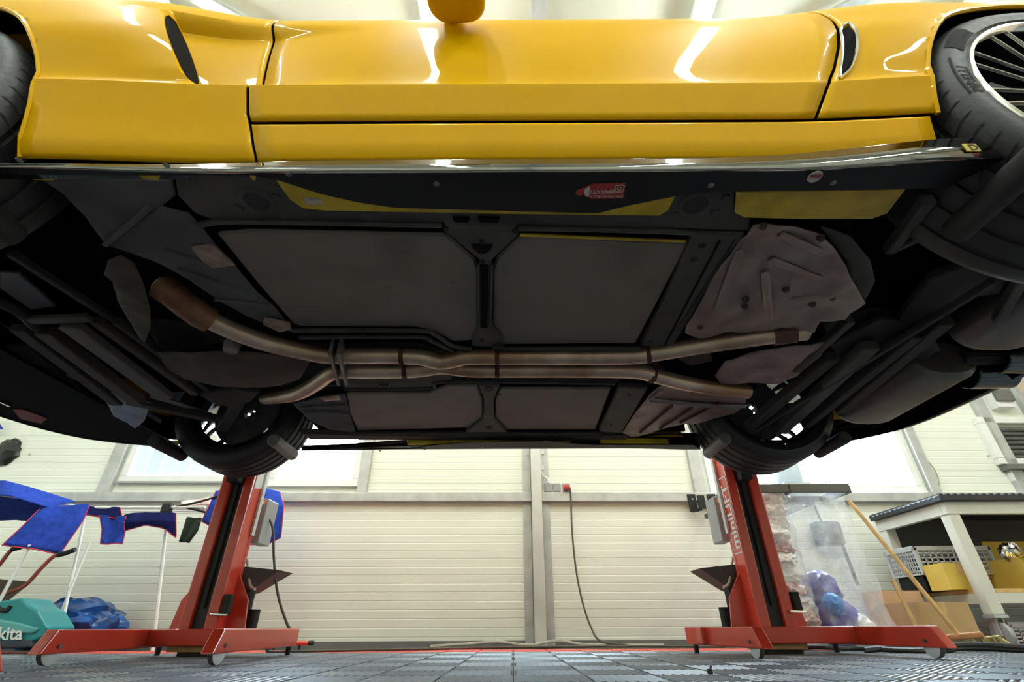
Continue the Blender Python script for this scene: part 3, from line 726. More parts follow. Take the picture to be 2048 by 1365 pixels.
# tunnel closing plates
plate('tunnel_plate', [(560, 690), (830, 688), (905, 706), (1300, 706), (1345, 760), (1240, 766), (900, 762), (860, 776), (560, 784)], .992, .01, under_d, .002)
plate('tunnel_plate', [(680, 752), (900, 748), (905, 758), (858, 776), (690, 778)], .975, .01, under, .003)
ring = [AZ(768 + 12 * math.cos(a), 768 + 7 * math.sin(a), .972) for a in [PI * k / 8 - .3 for k in range(10)]]
MB().tube(ring, .0025, 5).build('tunnel_hook', steel_d, CAR)
# exhaust: two pipes from the front, crossing, then on to the back
ex = sub(ptube('exhaust_pipe', [(318, 570, 1.0), (352, 592, .975), (390, 622, .955), (450, 655, .952), (530, 685, .950), (610, 704, .95), (662, 712, .95), (740, 712, .95), (810, 713, .95), (846, 716, .948), (880, 724, .945), (916, 718, .948), (950, 714, .95), (1120, 714, .95), (1262, 713, .95), (1310, 707, .95), (1400, 692, .95), (1480, 680, .95), (1566, 668, .952), (1610, 664, .96)],
    .030, pipe_m, n=14))
ex2 = sub(ptube('exhaust_pipe', [(530, 796, .99), (590, 789, .955), (632, 768, .948), (660, 748, .948), (690, 742, .95), (760, 742, .95), (820, 741, .95), (850, 738, .948), (884, 733, .946), (916, 737, .948), (960, 740, .95), (1120, 740, .95), (1262, 742, .95), (1310, 752, .95), (1370, 767, .95), (1440, 778, .95), (1495, 784, .955)], .030, pipe_m, n=14))
ptube('catalyst', [(322, 572, .992), (350, 592, .97), (378, 614, .957), (402, 632, .953), (420, 641, .952)], [.034, .040, .045, .044, .032] if False else .041, mat('rust_brown_catalyst', (.20, .10, .055), .6, .5, var=.5, scale=10), n=14, parent=ex, sm=0)
for pa, x0 in ((ex, 800), (ex, 990), (ex, 1292), (ex2, 806), (ex2, 990), (ex2, 1296)):
    yy = {(ex, 800): 713, (ex, 990): 714, (ex, 1292): 710, (ex2, 806): 741, (ex2, 990): 740, (ex2, 1296): 749}[(pa, x0)]
    MB().tube([AZ(x0, yy, .95), AZ(x0 + 9, yy + (2 if x0 == 1296 else -1 if x0 == 1292 else 0), .95)], .0325, 14).build('weld_band', pipe_r, pa, smooth=True)
MB().tube([AZ(1545, 671, .952), AZ(1590, 664, .953)], .036, 12).build('pipe_clamp', mat('brown_clamp', (.10, .055, .04), .6, .5), ex, smooth=True)
for x0 in (668, 684):
    a, b = AZ(x0 - 5, 690, .948), AZ(x0 + 12, 756, .948)
    MB().bar(a, b, .012, .075).build('flange', steel_d, ex, bevel=.004)
plate('tunnel_bracket', [(986, 694), (1008, 694), (1010, 700), (984, 700)], .94, .01, under_d, .002)
# grey liner ahead of the near floor panel
dented('front_liner', [(85, 358), (180, 356), (345, 358), (352, 388), (322, 412), (250, 462), (215, 492), (172, 434), (130, 390)], .972, liner, .010, 6)
dented('front_liner', [(322, 412), (378, 424), (402, 452), (470, 530), (548, 618), (590, 664), (520, 646), (455, 612), (380, 560), (318, 528), (290, 490), (218, 492), (252, 460)], .966, liner, .010, 7)
dented('front_liner', [(585, 806), (640, 795), (690, 788), (700, 830), (712, 866), (660, 858), (615, 838)], .966, liner, .010, 7)
for pth in ([(330, 500), (400, 520), (470, 535)], [(355, 540), (420, 560), (500, 585)], [(430, 600), (490, 605), (540, 612)], [(600, 815), (650, 812), (690, 812)], [(610, 826), (660, 824), (700, 830)]):
    ptube('liner_rib', [(x, y, .960) for x, y in pth], .006, liner, n=6)
MB().bar(AZ(210, 490, .955), AZ(300, 415, .955), .012, .012).build('liner_edge', liner, CAR, bevel=.002)
tagp = plate('foil_tag', [(380, 494), (424, 489), (470, 532), (424, 538), (400, 520)], .953, .004, rust_tag, .001)
plate('foil_tag', [(528, 636), (580, 646), (582, 660), (560, 666), (526, 650)], .953, .004, rust_tag, .001)
dented('foil_tag', [(640, 795), (680, 790), (682, 800), (650, 802)], .953, rust_tag, .004, 30)
# engine and front subframe
op = sub(dented('oil_pan', [(315, 700), (400, 694), (470, 692), (560, 700), (622, 720), (600, 752), (560, 764), (430, 765), (370, 758), (335, 735)], .955, brown, .008, 7, dome=.03))
MB().lathe([(.0001, -.012), (.022, -.012), (.026, 0), (.028, .02)], AZ(462, 697, .935), 'Z', 18).build('sump_plug', steel_d, op, smooth=True)
dented('gearbox_case', [(300, 640), (420, 645), (560, 690), (480, 692), (400, 694), (318, 700), (300, 670)], 1.02, under_d, .02, 6)
dented('bell_housing', [(540, 700), (620, 712), (660, 730), (640, 755), (590, 778), (545, 764)], .99, under_d, .015, 9)
br = dented('hanger_bracket', [(216, 522), (240, 514), (268, 528), (286, 570), (302, 620), (300, 660), (288, 688), (262, 650), (232, 600), (228, 560), (210, 546)], .93, brown, .01, 9)
pbar('subframe_beam', (140, 650), (330, 792), .935, .065, .03, mat('mauve_grey_primer', (.048, .041, .042), .6, var=.3))
pbar('subframe_beam', (88, 660), (280, 806), .945, .05, .04, brown)
pbar('subframe_beam', (38, 655), (235, 806), .95, .05, .03, under_d)
pbar('subframe_beam', (190, 640), (392, 786), .955, .03, .03, brown)
pbar('subframe_beam', (232, 640), (420, 780), .96, .022, .03, under_d)
pbar('subframe_strut', (20, 505), (230, 640), .97, .022, .022, under_d)
pbar('subframe_strut', (60, 640), (180, 636), .94, .03, .02, under)
plate('cooler_plate', [(0, 545), (36, 548), (112, 614), (62, 620), (0, 578)], .97, .01, mat('plum_grey_plate', (.060, .055, .065), .6), .002)
ptube('coolant_hose', [(-20, 598, .95), (40, 625, .945), (75, 655, .945), (110, 668, .95)], .016, under_d, n=8)
plate('control_arm', [(395, 790), (470, 780), (520, 785), (500, 806), (455, 815), (420, 806)], .94, .03, under_d, .006)
pbar('control_arm', (255, 800), (430, 838), .95, .05, .03, under_d)
pbar('control_arm', (445, 858), (480, 800), .96, .05, .03, under_d)
ptube('tie_rod', [(300, 790, .97), (370, 812, .97), (440, 838, .99)], .012, steel_d, n=8)
dented('undertray', [(-120, 690), (60, 690), (190, 805), (150, 870), (60, 850), (-60, 800)], .972, bay, .010, 5)
dented('brake_duct', [(205, 792), (222, 785), (262, 806), (270, 798), (302, 806), (290, 840), (270, 858), (228, 832)], .95, mat('grey_blue_duct', (.18, .24, .30), .6, var=.2), .008, 12)
plate('side_marker', [(25, 820), (45, 820), (95, 838), (82, 848), (40, 838)], .953, .004, marker_red, .001)
pbar('splitter_stay', (0, 803), (20, 812), .95, .01, .01, chrome, bevel=0)
ptube('drain_pipe', [(140, 746, .95), (160, 756, .948), (180, 762, .95)], .016, pipe_r, n=8)
# heat shields
hs = sub(dented('heat_shield', [(1505, 447), (1530, 444), (1580, 452), (1640, 468), (1665, 492), (1692, 532), (1697, 548), (1708, 566), (1731, 606), (1700, 628), (1690, 640), (1640, 640), (1628, 662), (1606, 668), (1590, 656), (1560, 652), (1530, 662), (1480, 666), (1448, 664), (1420, 674), (1398, 676), (1370, 664), (1372, 650), (1392, 620), (1440, 535), (1478, 488), (1494, 472)], .948, shield_m, .014, 9))
for a, b in (((1530, 545), (1538, 640)), ((1540, 520), (1640, 560)), ((1480, 500), (1435, 620)), ((1580, 600), (1690, 590)), ((1560, 470), (1640, 505))):
    pbar('shield_rib', a, b, .941, .022, .012, shield_m, parent=hs, bevel=.005)
for px_, py_ in ((1526, 453), (1642, 477), (1572, 580), (1492, 600), (1665, 596), (1400, 655), (1490, 615), (1625, 610)):
    MB().lathe([(.0001, -.006), (.008, -.006), (.011, .004)], AZ(px_, py_, .940), 'Z', 10).build('bolt_head', brown, hs)
dented('heat_shield_rear', [(1430, 750), (1450, 722), (1500, 706), (1580, 694), (1662, 684), (1640, 716), (1592, 752), (1560, 768), (1440, 768)], .955, mat('pink_grey_shield', (.20, .145, .135), .55, .3, var=.3, scale=8, bump=.3), .010, 8)
dented('heat_shield_rear', [(1350, 712), (1420, 700), (1425, 722), (1380, 730)], .985, brown, .006, 9)
hs2 = sub(dented('heat_shield', [(1244, 866), (1262, 838), (1300, 790), (1322, 772), (1360, 770), (1440, 782), (1492, 792), (1490, 812), (1470, 826), (1395, 846), (1370, 846), (1330, 858), (1290, 868), (1262, 874)], .953, shield_m, .008, 8))
for a, b in (((1280, 866), (1345, 812)), ((1320, 858), (1385, 816)), ((1360, 846), (1440, 806)), ((1300, 800), (1325, 780))):
    pbar('shield_rib', a, b, .944, .010, .010, pipe_r if a[0] != 1300 else shield_m, parent=hs2, bevel=.002)
ptube('shield_rim', [(1302, 800, .945), (1360, 806, .942), (1430, 812, .942), (1490, 812, .945)], .012, steel_d, parent=hs2, n=8)
dented('tank_cover', [(1640, 452), (1700, 470), (1740, 520), (1750, 560), (1730, 600), (1700, 560), (1690, 520)], .985, under, .01, 6)
# rear suspension, subframe, mufflers
pbar('subframe_beam', (1500, 852), (1664, 712), .96, .05, .04, under_d)
pbar('subframe_beam', (1560, 862), (1740, 690), .955, .06, .04, under)
pbar('subframe_beam', (1610, 850), (1830, 668), .955, .04, .04, under_d)
pbar('subframe_beam', (1680, 820), (1890, 640), .955, .05, .04, under_d)
pbar('subframe_stay', (1590, 740), (1700, 640), .965, .03, .03, brown)
plate('subframe_plate', [(1660, 690), (1760, 640), (1860, 650), (1780, 720), (1700, 750)], .985, .02, under_d, .004)
dented('differential_case', [(1640, 640), (1740, 620), (1850, 640), (1880, 700), (1800, 740), (1690, 720)], 1.03, under_d, .03, 5)
pbar('control_arm', (1778, 500), (1858, 398), .99, .03, .03, under, Zb=.97)
pbar('control_arm', (1776, 500), (1880, 452), .99, .02, .03, under, Zb=.98)
plate('control_arm', [(1800, 640), (1860, 560), (1960, 520), (2030, 540), (2000, 590), (1920, 600), (1880, 650), (1830, 660)], .985, .03, under_d, .006)
pbar('lateral_link', (1995, 640), (2048, 548), .97, .03, .03, under)
pbar('lateral_link', (1810, 655), (2048, 470), 1.02, .03, .03, under_d)
pbar('anti_roll_bar', (1480, 880), (1990, 560), .945, .022, .022, under_d)
def muffler(pa, pb, name):
    a, b = Vector(pa), Vector(pb); m = MB(); d = (b - a); L = d.length
    n = 24; rows = []
    for t, s_ in ((0, .80), (.03, .94), (.07, 1), (.93, 1), (.97, .94), (1, .80)):
        c_ = a + d * t; rows.append([c_ + V(math.copysign(abs(math.cos(2*PI*k/n)) ** .75, math.cos(2*PI*k/n)) * .145 * s_, 0, math.copysign(abs(math.sin(2*PI*k/n)) ** .85, math.sin(2*PI*k/n)) * .085 * s_) for k in range(n + 1)])
    m.grid(rows); m.add([v for v in rows[0][:-1]], [tuple(range(n))]); m.add([v for v in rows[-1][:-1]], [tuple(range(n))])
    o = sub(m.build(name, muff_m, CAR, smooth=True, merge=True))
    MB().lathe([(.0, 0)] and [(.1, 0), (.1, .004)], a, 'Y', 8)
    return o
mc1, mc2 = AZ(1850, 745, 1.02), AZ(2010, 640, 1.02)
mu = muffler((1.72, 1.68, 1.03), (1.72, 2.22, 1.03), 'muffler')
mu2 = muffler((1.72, 1.50, 1.03), (1.72, .95, 1.03), 'muffler')
for pa in (mu, mu2):
    yb = 1.70 if pa is mu else 1.46
    for e in (0, 1):
        y = yb + (.045 if pa is mu else -.045) - e * (.085 if pa is mu else -.085)
        y = 1.585 + (.075 + .14 * e) * (1 if pa is mu else -1)
        tt = sub(MB().lathe([(.062, 0), (.066, .004), (.066, .17), (.060, .17), (.058, .01), (.062, 0)], V(1.90, y, 1.02), 'X', 24).build('exhaust_tip', gloss_black, CAR, smooth=True))
        MB().tube([V(1.80, y + (.03 if pa is mu else -.03), 1.03), V(1.95, y, 1.02)], .03, 10).build('tip_pipe', under_d, tt, smooth=True)

# ------------------------------------------------------------------ wheel lifts
def lift(cx, wx, xl, xr, yf, inner, label, near=False, lettered=False):
    """cx column, wx wheel centre, xl / xr (front, rear) of the two floor legs, inner = direction of the middle of the car"""
    cy = 2.75
    def T(p): 
        p = Vector(p); return V(p.x, 2 * YC - p.y, p.z) if near else p
    t = thing('wheel_lift', label, 'lift', T((cx, cy, 0)), 'red wheel lifts holding up the car')
    def B(name, m_, mb, parent=t, **k):
        mb.v = [T(v) for v in mb.v]; return mb.build(name, m_, parent, **k)
    H = 1.02
    col = sub(B('mast', red_m, MB().span((cx - .09, cy + .045, .04), (cx + .09, cy + .07, H)), bevel=.003))
    for e in (-1, 1):
        B('mast_flange', red_m, MB().span((cx + e * .034, cy - .07, .10), (cx + e * .09, cy + .046, H)), col, bevel=.010)
    B('mast_channel', grease, MB().span((cx - .034, cy - .045, .10), (cx + .034, cy + .046, H - .01)), col)
    B('lifting_chain', black_m, MB().tube([(cx, cy - .052, .2), (cx, cy - .052, H - .05)], .009, 6), col)
    for e in (-1, 1):
        B('gusset', red_m, MB().prism([V(cx + e * .088, cy + .03, .10), V(cx + e * .19, cy + .03, .10), V(cx + e * .17, cy + .03, .24), V(cx + e * .09, cy + .03, .36)], V(0, .012, 0)), bevel=.002)
    B('cross_beam', red_m, MB().span((xl[1] - .02, cy - .10, .042), (xr[1] + .02, cy - .02, .112)), bevel=.006)
    for xf, xrr in (xl, xr):
        yr = cy + .14; w = .045
        def X(y): return xf + (xrr - xf) * (y - yf) / (yr - yf)
        pr = [(yf, .036), (yf + .05, .112), (yr, .112), (yr, .036)]
        vs = [V(X(y) - w / 2, y, z) for y, z in pr] + [V(X(y) + w / 2, y, z) for y, z in pr]
        leg = sub(B('floor_leg', red_m, MB().add(vs, [(0, 1, 2, 3), (7, 6, 5, 4), (0, 4, 5, 1), (1, 5, 6, 2), (2, 6, 7, 3), (3, 7, 4, 0)]), bevel=.005))
        yc_ = yf + .085; c = V(X(yc_), yc_, .0475)
        B('caster_wheel', caster_m, MB().lathe([(.001, -.014), (.034, -.014), (.047, -.010), (.047, .010), (.034, .014), (.001, .014)], c, 'X', 28), leg, smooth=True)
        B('caster_rim', caster_d, MB().lathe([(.0472, -.009), (.0474, 0), (.0472, .009)], c, 'X', 28), leg)
        B('caster_axle', steel_d, MB().tube([c + V(-.028, 0, .012), c + V(.028, 0, .012)], .007, 8), leg)
        B('rear_foot', black_m, MB().tube([(X(yr - .05), yr - .05, 0.0), (X(yr - .05), yr - .05, .04)], .012, 10), leg)
    B('base_block', wood, MB().span((cx - .12, cy - .05, .018), (cx + .12, cy + .06, .040)))
    B('rubber_foot', black_m, MB().span((cx - .07, cy - .04, .0), (cx + .10, cy + .05, .019)))
    # gear: motor, tray, control box, latch
    e = inner
    B('tray', dark_tray, MB().add([V(cx + e * .06, cy + .06, .40), V(cx + e * .26, cy + .12, .385), V(cx + e * .26, cy + .30, .385), V(cx + e * .06, cy + .34, .40), V(cx + e * .07, cy + .12, .27), V(cx + e * .12, cy + .12, .28), V(cx + e * .12, cy + .24, .28), V(cx + e * .07, cy + .24, .27)],
        [(0, 1, 2, 3), (4, 7, 6, 5), (0, 4, 5, 1), (1, 5, 6, 2), (2, 6, 7, 3), (3, 7, 4, 0)]))
    B('motor', black_m, MB().tube([(cx + e * .11, cy + .14, .06), (cx + e * .11, cy + .14, .29)], .035, 14))
    B('motor', black_m, MB().tube([(cx + e * .16, cy + .15, .10), (cx + e * .16, cy + .15, .20)], .030, 14))
    cb = sub(B('control_box', grey_box, MB().span((cx + e * .055, cy + .10, .52), (cx + e * .115, cy + .24, .76)), bevel=.005))
    B('signal_lamp', orange_m, MB().lathe([(.0001, -.012), (.009, -.010), (.010, 0)], V(cx + e * .085, cy + .10, .735), 'Y', 12), cb)
    B('power_rail', zinc_l, MB().span((cx + e * .092, cy + .03, .55), (cx + e * .104, cy + .06, 1.0)))
    B('drain_hose', hose_m, MB().tube(smoothpath([V(cx + e * .08, cy + .09, .44), V(cx + e * .10, cy + .10, .38), V(cx + e * .13, cy + .10, .31), V(cx + e * .17, cy + .08, .29)], 5), .007, 8), smooth=True)
    B('latch', chrome, MB().bar((cx + .06, cy - .085, .175), (cx + .14, cy - .08, .170), .016, .012), bevel=.004)
    B('latch_block', black_m, MB().span((cx + .10, cy - .075, .17), (cx + .135, cy - .04, .26)), bevel=.003)
    # carriage and the two rollers under the wheel
    B('carriage', black_m, MB().span((cx - .032, cy - .13, .80), (cx + .032, cy - .04, 1.10)), bevel=.004)
    B('fork_bar', dark_tray, MB().span((wx - .21, cy - .165, .930), (wx + .21, cy - .115, .975)), bevel=.005)
    for s_ in (-1, 1):
        ya, yb = (cy + .02, cy - .40) if near else (cy - .31, cy - .55)
        ro = sub(B('roller', black_m if near or s_ != inner else steel_d, MB().tube([(wx + s_ * .285, ya, .885), (wx + s_ * .285, yb, .885)], .030, 18), smooth=True, bevel=.005))  # near and outer rollers coloured black for the shade they lie in
        B('roller_pin', black_m, MB().tube([(wx + s_ * .20, cy - .14, .945), (wx + s_ * .285, cy - (.14 if near else .33), .885)], .010, 8), ro)
    if lettered:
        xx = cx - .0915
        def fn(x, y): return T(V(xx, cy - .045 + y, .46 + x))
        MB().text('miniLIFT', .096, fn).build('mast_lettering', text_w, t)
        m = MB()
        for a, b, c, d in ((-.02, .38, -.018, -.012), (-.02, .38, .074, .080), (-.02, -.014, -.018, .08), (.374, .38, -.018, .08)):
            m.add([fn(a, c), fn(b, c), fn(b, d), fn(a, d)], [(0, 1, 2, 3)])
        m.build('lettering_border', text_w, t)
    elif not near:
        xx = cx + .0915
        B('mast_decal', text_w, MB().add([V(xx, cy - .05, .78), V(xx, cy + .04, .80), V(xx, cy + .04, 1.1), V(xx, cy - .05, 1.1)], [(0, 1, 2, 3)]))
    return t
lift(-1.525, FX, (-1.665, -1.775), (-1.065, -1.125), 1.98, 1, 'red wheel lift on casters under the far front wheel, left of the wall post')
lift(1.275, RX, (.985, .905), (1.695, 1.600), 2.20, -1, 'red wheel lift with white vertical lettering under the far rear wheel', lettered=True)
lift(-1.525, FX, (-1.665, -1.775), (-1.065, -1.125), 1.98, 1, 'red wheel lift under the near front wheel, outside the left edge', near=True)
lift(1.275, RX, (.985, .905), (1.695, 1.600), 2.20, -1, 'red wheel lift under the near rear wheel, only its dark roller in view', near=True)

# ------------------------------------------------------------------ cloths on the drying rack (left)
def sheet(name, rows, m_, label, group, nu=14, nv=8, wave=.012, freq=9., hem=None, thick=.004):
    """rows: [(px,py,Y) left, ... , right] from top to bottom"""
    R = [[AY(*p) for p in r] for r in rows]
    def rowpt(r, u):
        k = u * (len(r) - 1); i = min(int(k), len(r) - 2); return r[i].lerp(r[i + 1], k - i)
    g = []
    for j in range((len(R) - 1) * nv + 1):
        k = j / nv; i = min(int(k), len(R) - 2); f = k - i; row = []
        for q in range(nu + 1):
            u = q / nu; p = rowpt(R[i], u).lerp(rowpt(R[i + 1], u), f)
            n_ = wave * (math.sin(u * freq + j * .12) + noise.noise(p * 7))
            row.append(p + V(n_ * .5, -n_, noise.noise(p * 5 + V(3, 3, 3)) * wave * .4))
        g.append(row)
    t = thing(name, label, 'towel' if 'towel' in name else 'cloth', g[0][nu // 2], group)
    MB().grid(g).build('cloth', m_, t, smooth=True, angle=180, solid=thick)
    if hem:
        edge = [r[0] for r in g] + g[-1][1:] + [r[-1] for r in g[::-1]][1:]
        MB().tube(edge, .0035, 5).build('hem', hem, t, smooth=True)
    return t
GT = 'cloths drying on the white rack'
sheet('towel', [[(-60, 1048, 3.5), (30, 1040, 3.55), (100, 1046, 3.6)], [(-60, 962, 3.1), (20, 966, 3.2), (110, 992, 3.45)], [(-60, 958, 3.0), (10, 962, 3.05), (150, 1003, 3.35)], [(-60, 990, 2.9), (20, 993, 2.95), (90, 1014, 3.12)]], blue_cloth, 'large blue towel folded over the rack at the left edge', GT, wave=.010)
sheet('towel', [[(86, 1012, 3.14), (180, 1010, 3.3)], [(60, 1040, 3.08), (166, 1040, 3.26)], [(6, 1092, 3.02), (62, 1098, 3.1), (118, 1110, 3.2)]], blue_cloth, 'bright blue towel with red hem hanging above the wheelbarrow grip', GT, hem=red_hem, wave=.012)
sheet('towel', [[(168, 1014, 3.42), (240, 1016, 3.42)], [(165, 1030, 3.40), (245, 1040, 3.40)]], navy_cloth, 'narrow dark navy towel strip beside the bright blue towel', GT, hem=red_hem)
sheet('towel', [[(200, 1032, 3.40), (252, 1034, 3.38)], [(205, 1060, 3.38), (250, 1062, 3.37)], [(202, 1088, 3.36), (244, 1088, 3.36)]], blue_cloth, 'small dark blue towel hanging straight down from the rack', GT, hem=red_hem)
sheet('towel', [[(248, 1032, 3.42), (290, 1024, 3.4), (352, 1028, 3.42)], [(250, 1048, 3.38), (300, 1042, 3.36), (352, 1044, 3.38)], [(250, 1064, 3.38), (290, 1050, 3.37), (330, 1058, 3.38), (352, 1074, 3.38)]], navy_cloth, 'bunched navy towel next to the white rack pole', GT, hem=red_hem, wave=.02)
sheet('cleaning_cloth', [[(374, 1034, 3.35), (405, 1036, 3.35)], [(366, 1060, 3.34), (396, 1062, 3.34)], [(358, 1084, 3.33), (378, 1086, 3.33)]], green_cloth, 'dark green cloth hanging left of the red lift mast', GT)
sheet('cleaning_cloth', [[(362, 1004, 3.5), (420, 996, 3.5)], [(362, 1010, 3.46), (424, 1012, 3.46)]], pink_cloth, 'pale pink cloth lying on the end of the rack', GT)
sheet('towel', [[(432, 982, 3.5), (500, 970, 3.55), (560, 985, 3.55)], [(420, 1010, 3.42), (500, 1010, 3.45), (568, 1010, 3.48)], [(404, 1044, 3.42), (440, 1064, 3.42), (500, 1090, 3.42), (530, 1092, 3.42), (562, 1076, 3.44)]], blue_cloth, 'blue towel with red hem hanging behind the left lift mast', GT, hem=red_hem, nu=22, wave=.014)
rk = thing('drying_rack', 'white tubular drying rack carrying the blue towels', 'drying rack', AY(330, 1290, 3.4))
a, b, c = AY(-40, 975, 2.95), AY(176, 1012, 3.42), AY(410, 1015, 3.42)
b = V(b.x, 3.42, c.z); a = V(a.x, 2.95, c.z)
MB().tube([a, b], .009, 8).build('rail', white, rk, smooth=True)
MB().tube([b, c], .010, 8).build('rail', white, rk, smooth=True)
for dy in (.06, .12, .18): MB().tube([b + V(0, dy, .0), c + V(0, dy, .0)], .004, 6).build('rail_wire', white, rk, smooth=True)
MB().tube([AY(337, 1018, 3.42), V(AY(322, 1250, 3.42).x, 3.42, 0)], .011, 8).build('leg', white, rk, smooth=True)
p = AY(176, 1075, 3.42); MB().tube([b, V(AY(120, 1285, 3.34).x, 3.34, 0)], .009, 8).build('leg', white, rk, smooth=True)
MB().tube([AY(180, 1085, 3.38), V(AY(100, 1280, 3.36).x, 3.36, 0)], .007, 8).build('leg', white, rk, smooth=True)
MB().tube([AY(60, 1090, 3.1), V(AY(-30, 1250, 3.1).x, 3.1, 0)], .009, 8).build('leg', white, rk, smooth=True)
MB().tube([a, V(a.x, a.y, 0)], .009, 8).build('leg', white, rk, smooth=True)
MB().span(AY(330, 1022, 3.42) - V(.02, .02, .012), AY(345, 1012, 3.42) + V(.0, .02, .012)).build('corner_clamp', black_m, rk, bevel=.003)
for pth in ([(345, 1016, 3.42), (400, 1004, 3.42), (462, 985, 3.46)], [(365, 1014, 3.42), (400, 1022, 3.42), (425, 1030, 3.42)]):
    MB().tube(smoothpath([AY(*q) for q in pth], 5), .008, 8).build('swing_arm', black_m, rk, smooth=True)

# wheelbarrow at the left edge
wbx = thing('wheelbarrow', 'old wheelbarrow with red tube handles and black grips at the left edge', 'wheelbarrow', (-3.25, 3.2, 0))
hz = lambda x, y: AY(x, y, 3.15)
for pth, g in (([(-40, 1205), (20, 1185), (50, 1172), (80, 1140), (104, 1116), (118, 1110)], [(116, 1111), (132, 1107), (150, 1100)]), ([(-60, 1180), (-10, 1140), (16, 1108), (26, 1098)], [(24, 1100), (44, 1094)])):
    MB().tube(smoothpath([hz(*q) for q in pth], 4), .011, 8).build('handle', mat('rust_red_tube', (.30, .06, .03), .5, var=.3), wbx, smooth=True)
    MB().tube([hz(*q) for q in g], .015, 8).build('grip', black_m, wbx, smooth=True)
tc_ = hz(-100, 1190); 
MB().add([tc_ + V(x * w, y * d, z) for z, w, d in ((.08, .24, .22), (-.12, .15, .13)) for x, y in ((-1, -1), (1, -1), (1, 1), (-1, 1))], [(4, 5, 6, 7), (0, 1, 5, 4), (1, 2, 6, 5), (2, 3, 7, 6), (3, 0, 4, 7)]).build('tub', mat('dirty_steel_tub', (.16, .12, .07), .6, var=.3), wbx, solid=.006)
for e in (-.15, .15): MB().tube([tc_ + V(.05, e, -.12), V(tc_.x + .1, tc_.y + e, 0)], .012, 8).build('stand_leg', MATS['rust_red_tube'], wbx, smooth=True)
MB().lathe([(.09, -.03), (.14, -.03), (.15, 0), (.14, .03), (.09, .03), (.09, -.03)], V(tc_.x - .45, tc_.y, .15), 'Y', 24).build('tyre', rubber, wbx, smooth=True)
MB().tube([V(tc_.x - .45, tc_.y, .15), tc_ + V(-.1, 0, -.1)], .014, 8).build('wheel_fork', MATS['rust_red_tube'], wbx)
# teal power tool
tl = thing('power_tool', 'teal power tool with white lettering lying beside the blue bag', 'power tool', (-2.85, 3.1, 0))
P = lambda x, y: AY(x, y, 3.08)
MB().prism([P(x, y) for x, y in ((-70, 1215), (-20, 1210), (0, 1203), (44, 1196), (56, 1210), (76, 1222), (96, 1256), (84, 1276), (60, 1286), (-70, 1290))], V(0, .20, 0)).build('body', teal, tl, bevel=.012, seg=3)
MB().prism([P(x, y) + V(0, -.012, 0) for x, y in ((-70, 1240), (-10, 1238), (40, 1246), (80, 1258), (70, 1268), (-70, 1270))], V(0, .22, 0)).build('side_cover', teal_l, tl, bevel=.008)
MB().prism([P(x, y) + V(0, -.006, 0) for x, y in ((-70, 1284), (66, 1280), (62, 1296), (-70, 1302))], V(0, .21, 0)).build('base', mat('navy_plastic_base', (.03, .035, .05), .5), tl, bevel=.008)
q0, q1, q2 = P(-42, 1281), P(60, 1279), P(-36, 1250); ux = (q1 - q0).normalized(); uy = (q2 - q0).normalized()
MB().text('makita', .092, lambda x, y: q0 + ux * x * 1.0 + uy * y + V(0, -.014, 0)).build('lettering', text_w, tl)
MB().tube(smoothpath([P(-10, 1212), P(0, 1220), P(14, 1222), P(22, 1212)], 4), .012, 8).build('trigger_guard', black_m, tl, smooth=True)
# blue plastic sack
m = MB(); bc = AY(153, 1232, 3.4); crumple(m, V(bc.x * 3.62 / 3.4 , 3.62, .13), (.32, .20, .158), .24, 2.6, 5, 4, flat=0.002)
tag(m.build('plastic_sack', blue_plastic, None, smooth=True, angle=25), 'crumpled blue plastic sack on the floor behind the left lift leg', 'sack')
m = MB(); bc = AY(14, 905, 3.86); crumple(m, bc, (.10, .05, .11), .22, 3, 8, 3)
tag(m.build('plastic_bag', mat('black_bag_film', (.012, .013, .011), .3, bump=.4, bscale=25), None, smooth=True, angle=30), 'small black plastic bag hanging on the far wall at the left edge', 'bag')
sheet('cleaning_cloth', [[(-30, 838, 3.8), (-4, 842, 3.8)], [(-30, 862, 3.78), (6, 858, 3.78)]], blue_cloth, 'blue cloth corner high on the wall at the left edge', GT)
rd = thing('red_bar', 'thin red metal bar with black tip lying by the skirting', 'bar', AY(605, 1287, 3.5))
MB().tube([AY(540, 1287, 3.5), AY(618, 1287, 3.5)], .012, 10).build('rod', red_m, rd, smooth=True)
MB().tube([AY(617, 1287, 3.5), AY(627, 1287, 3.5)], .013, 10).build('tip', black_m, rd, smooth=True)
for e in (550, 600): MB().tube([AY(e, 1287, 3.5), V(AY(e, 1287, 3.5).x, 3.5, 0)], .008, 6).build('foot', black_m, rd)

# ------------------------------------------------------------------ sockets, cables, brackets on the far wall
def wp(x, y, off=.03):
    u, z = AW(x, y, off); return V(u, wy(u) - off, z)
sk = thing('wall_socket', 'row of three grey wall sockets beside the steel post', 'socket', wp(1112, 976, 0))
for x0, x1 in ((1089, 1104), (1107, 1121), (1126, 1140)):
    a, b = wp(x0, 984, .03), wp(x1, 967, .03)
    MB().span((a.x, a.y - .0, a.z), (b.x, a.y + .05, b.z)).build('socket_box', grey_box, sk, bevel=.004)
a, b = wp(1086, 986, .01), wp(1142, 965, .01); MB().span((a.x, a.y, a.z), (b.x, a.y + .02, b.z)).build('backplate', white, sk)
cd = thing('conduit', 'thin white conduit running down to the wall sockets', 'conduit', wp(1094, 964, 0))
MB().tube(smoothpath([wp(x, y, .015) for x, y in ((1080, 830), (1081, 905), (1082, 942), (1086, 952), (1095, 958), (1096, 966))], 4), .009, 8).build('pipe', white, cd, smooth=True)
for y in (905, 936): MB().span(wp(1076, y + 4, .028), wp(1087, y - 3, -.005)).build('pipe_clip', white, cd)
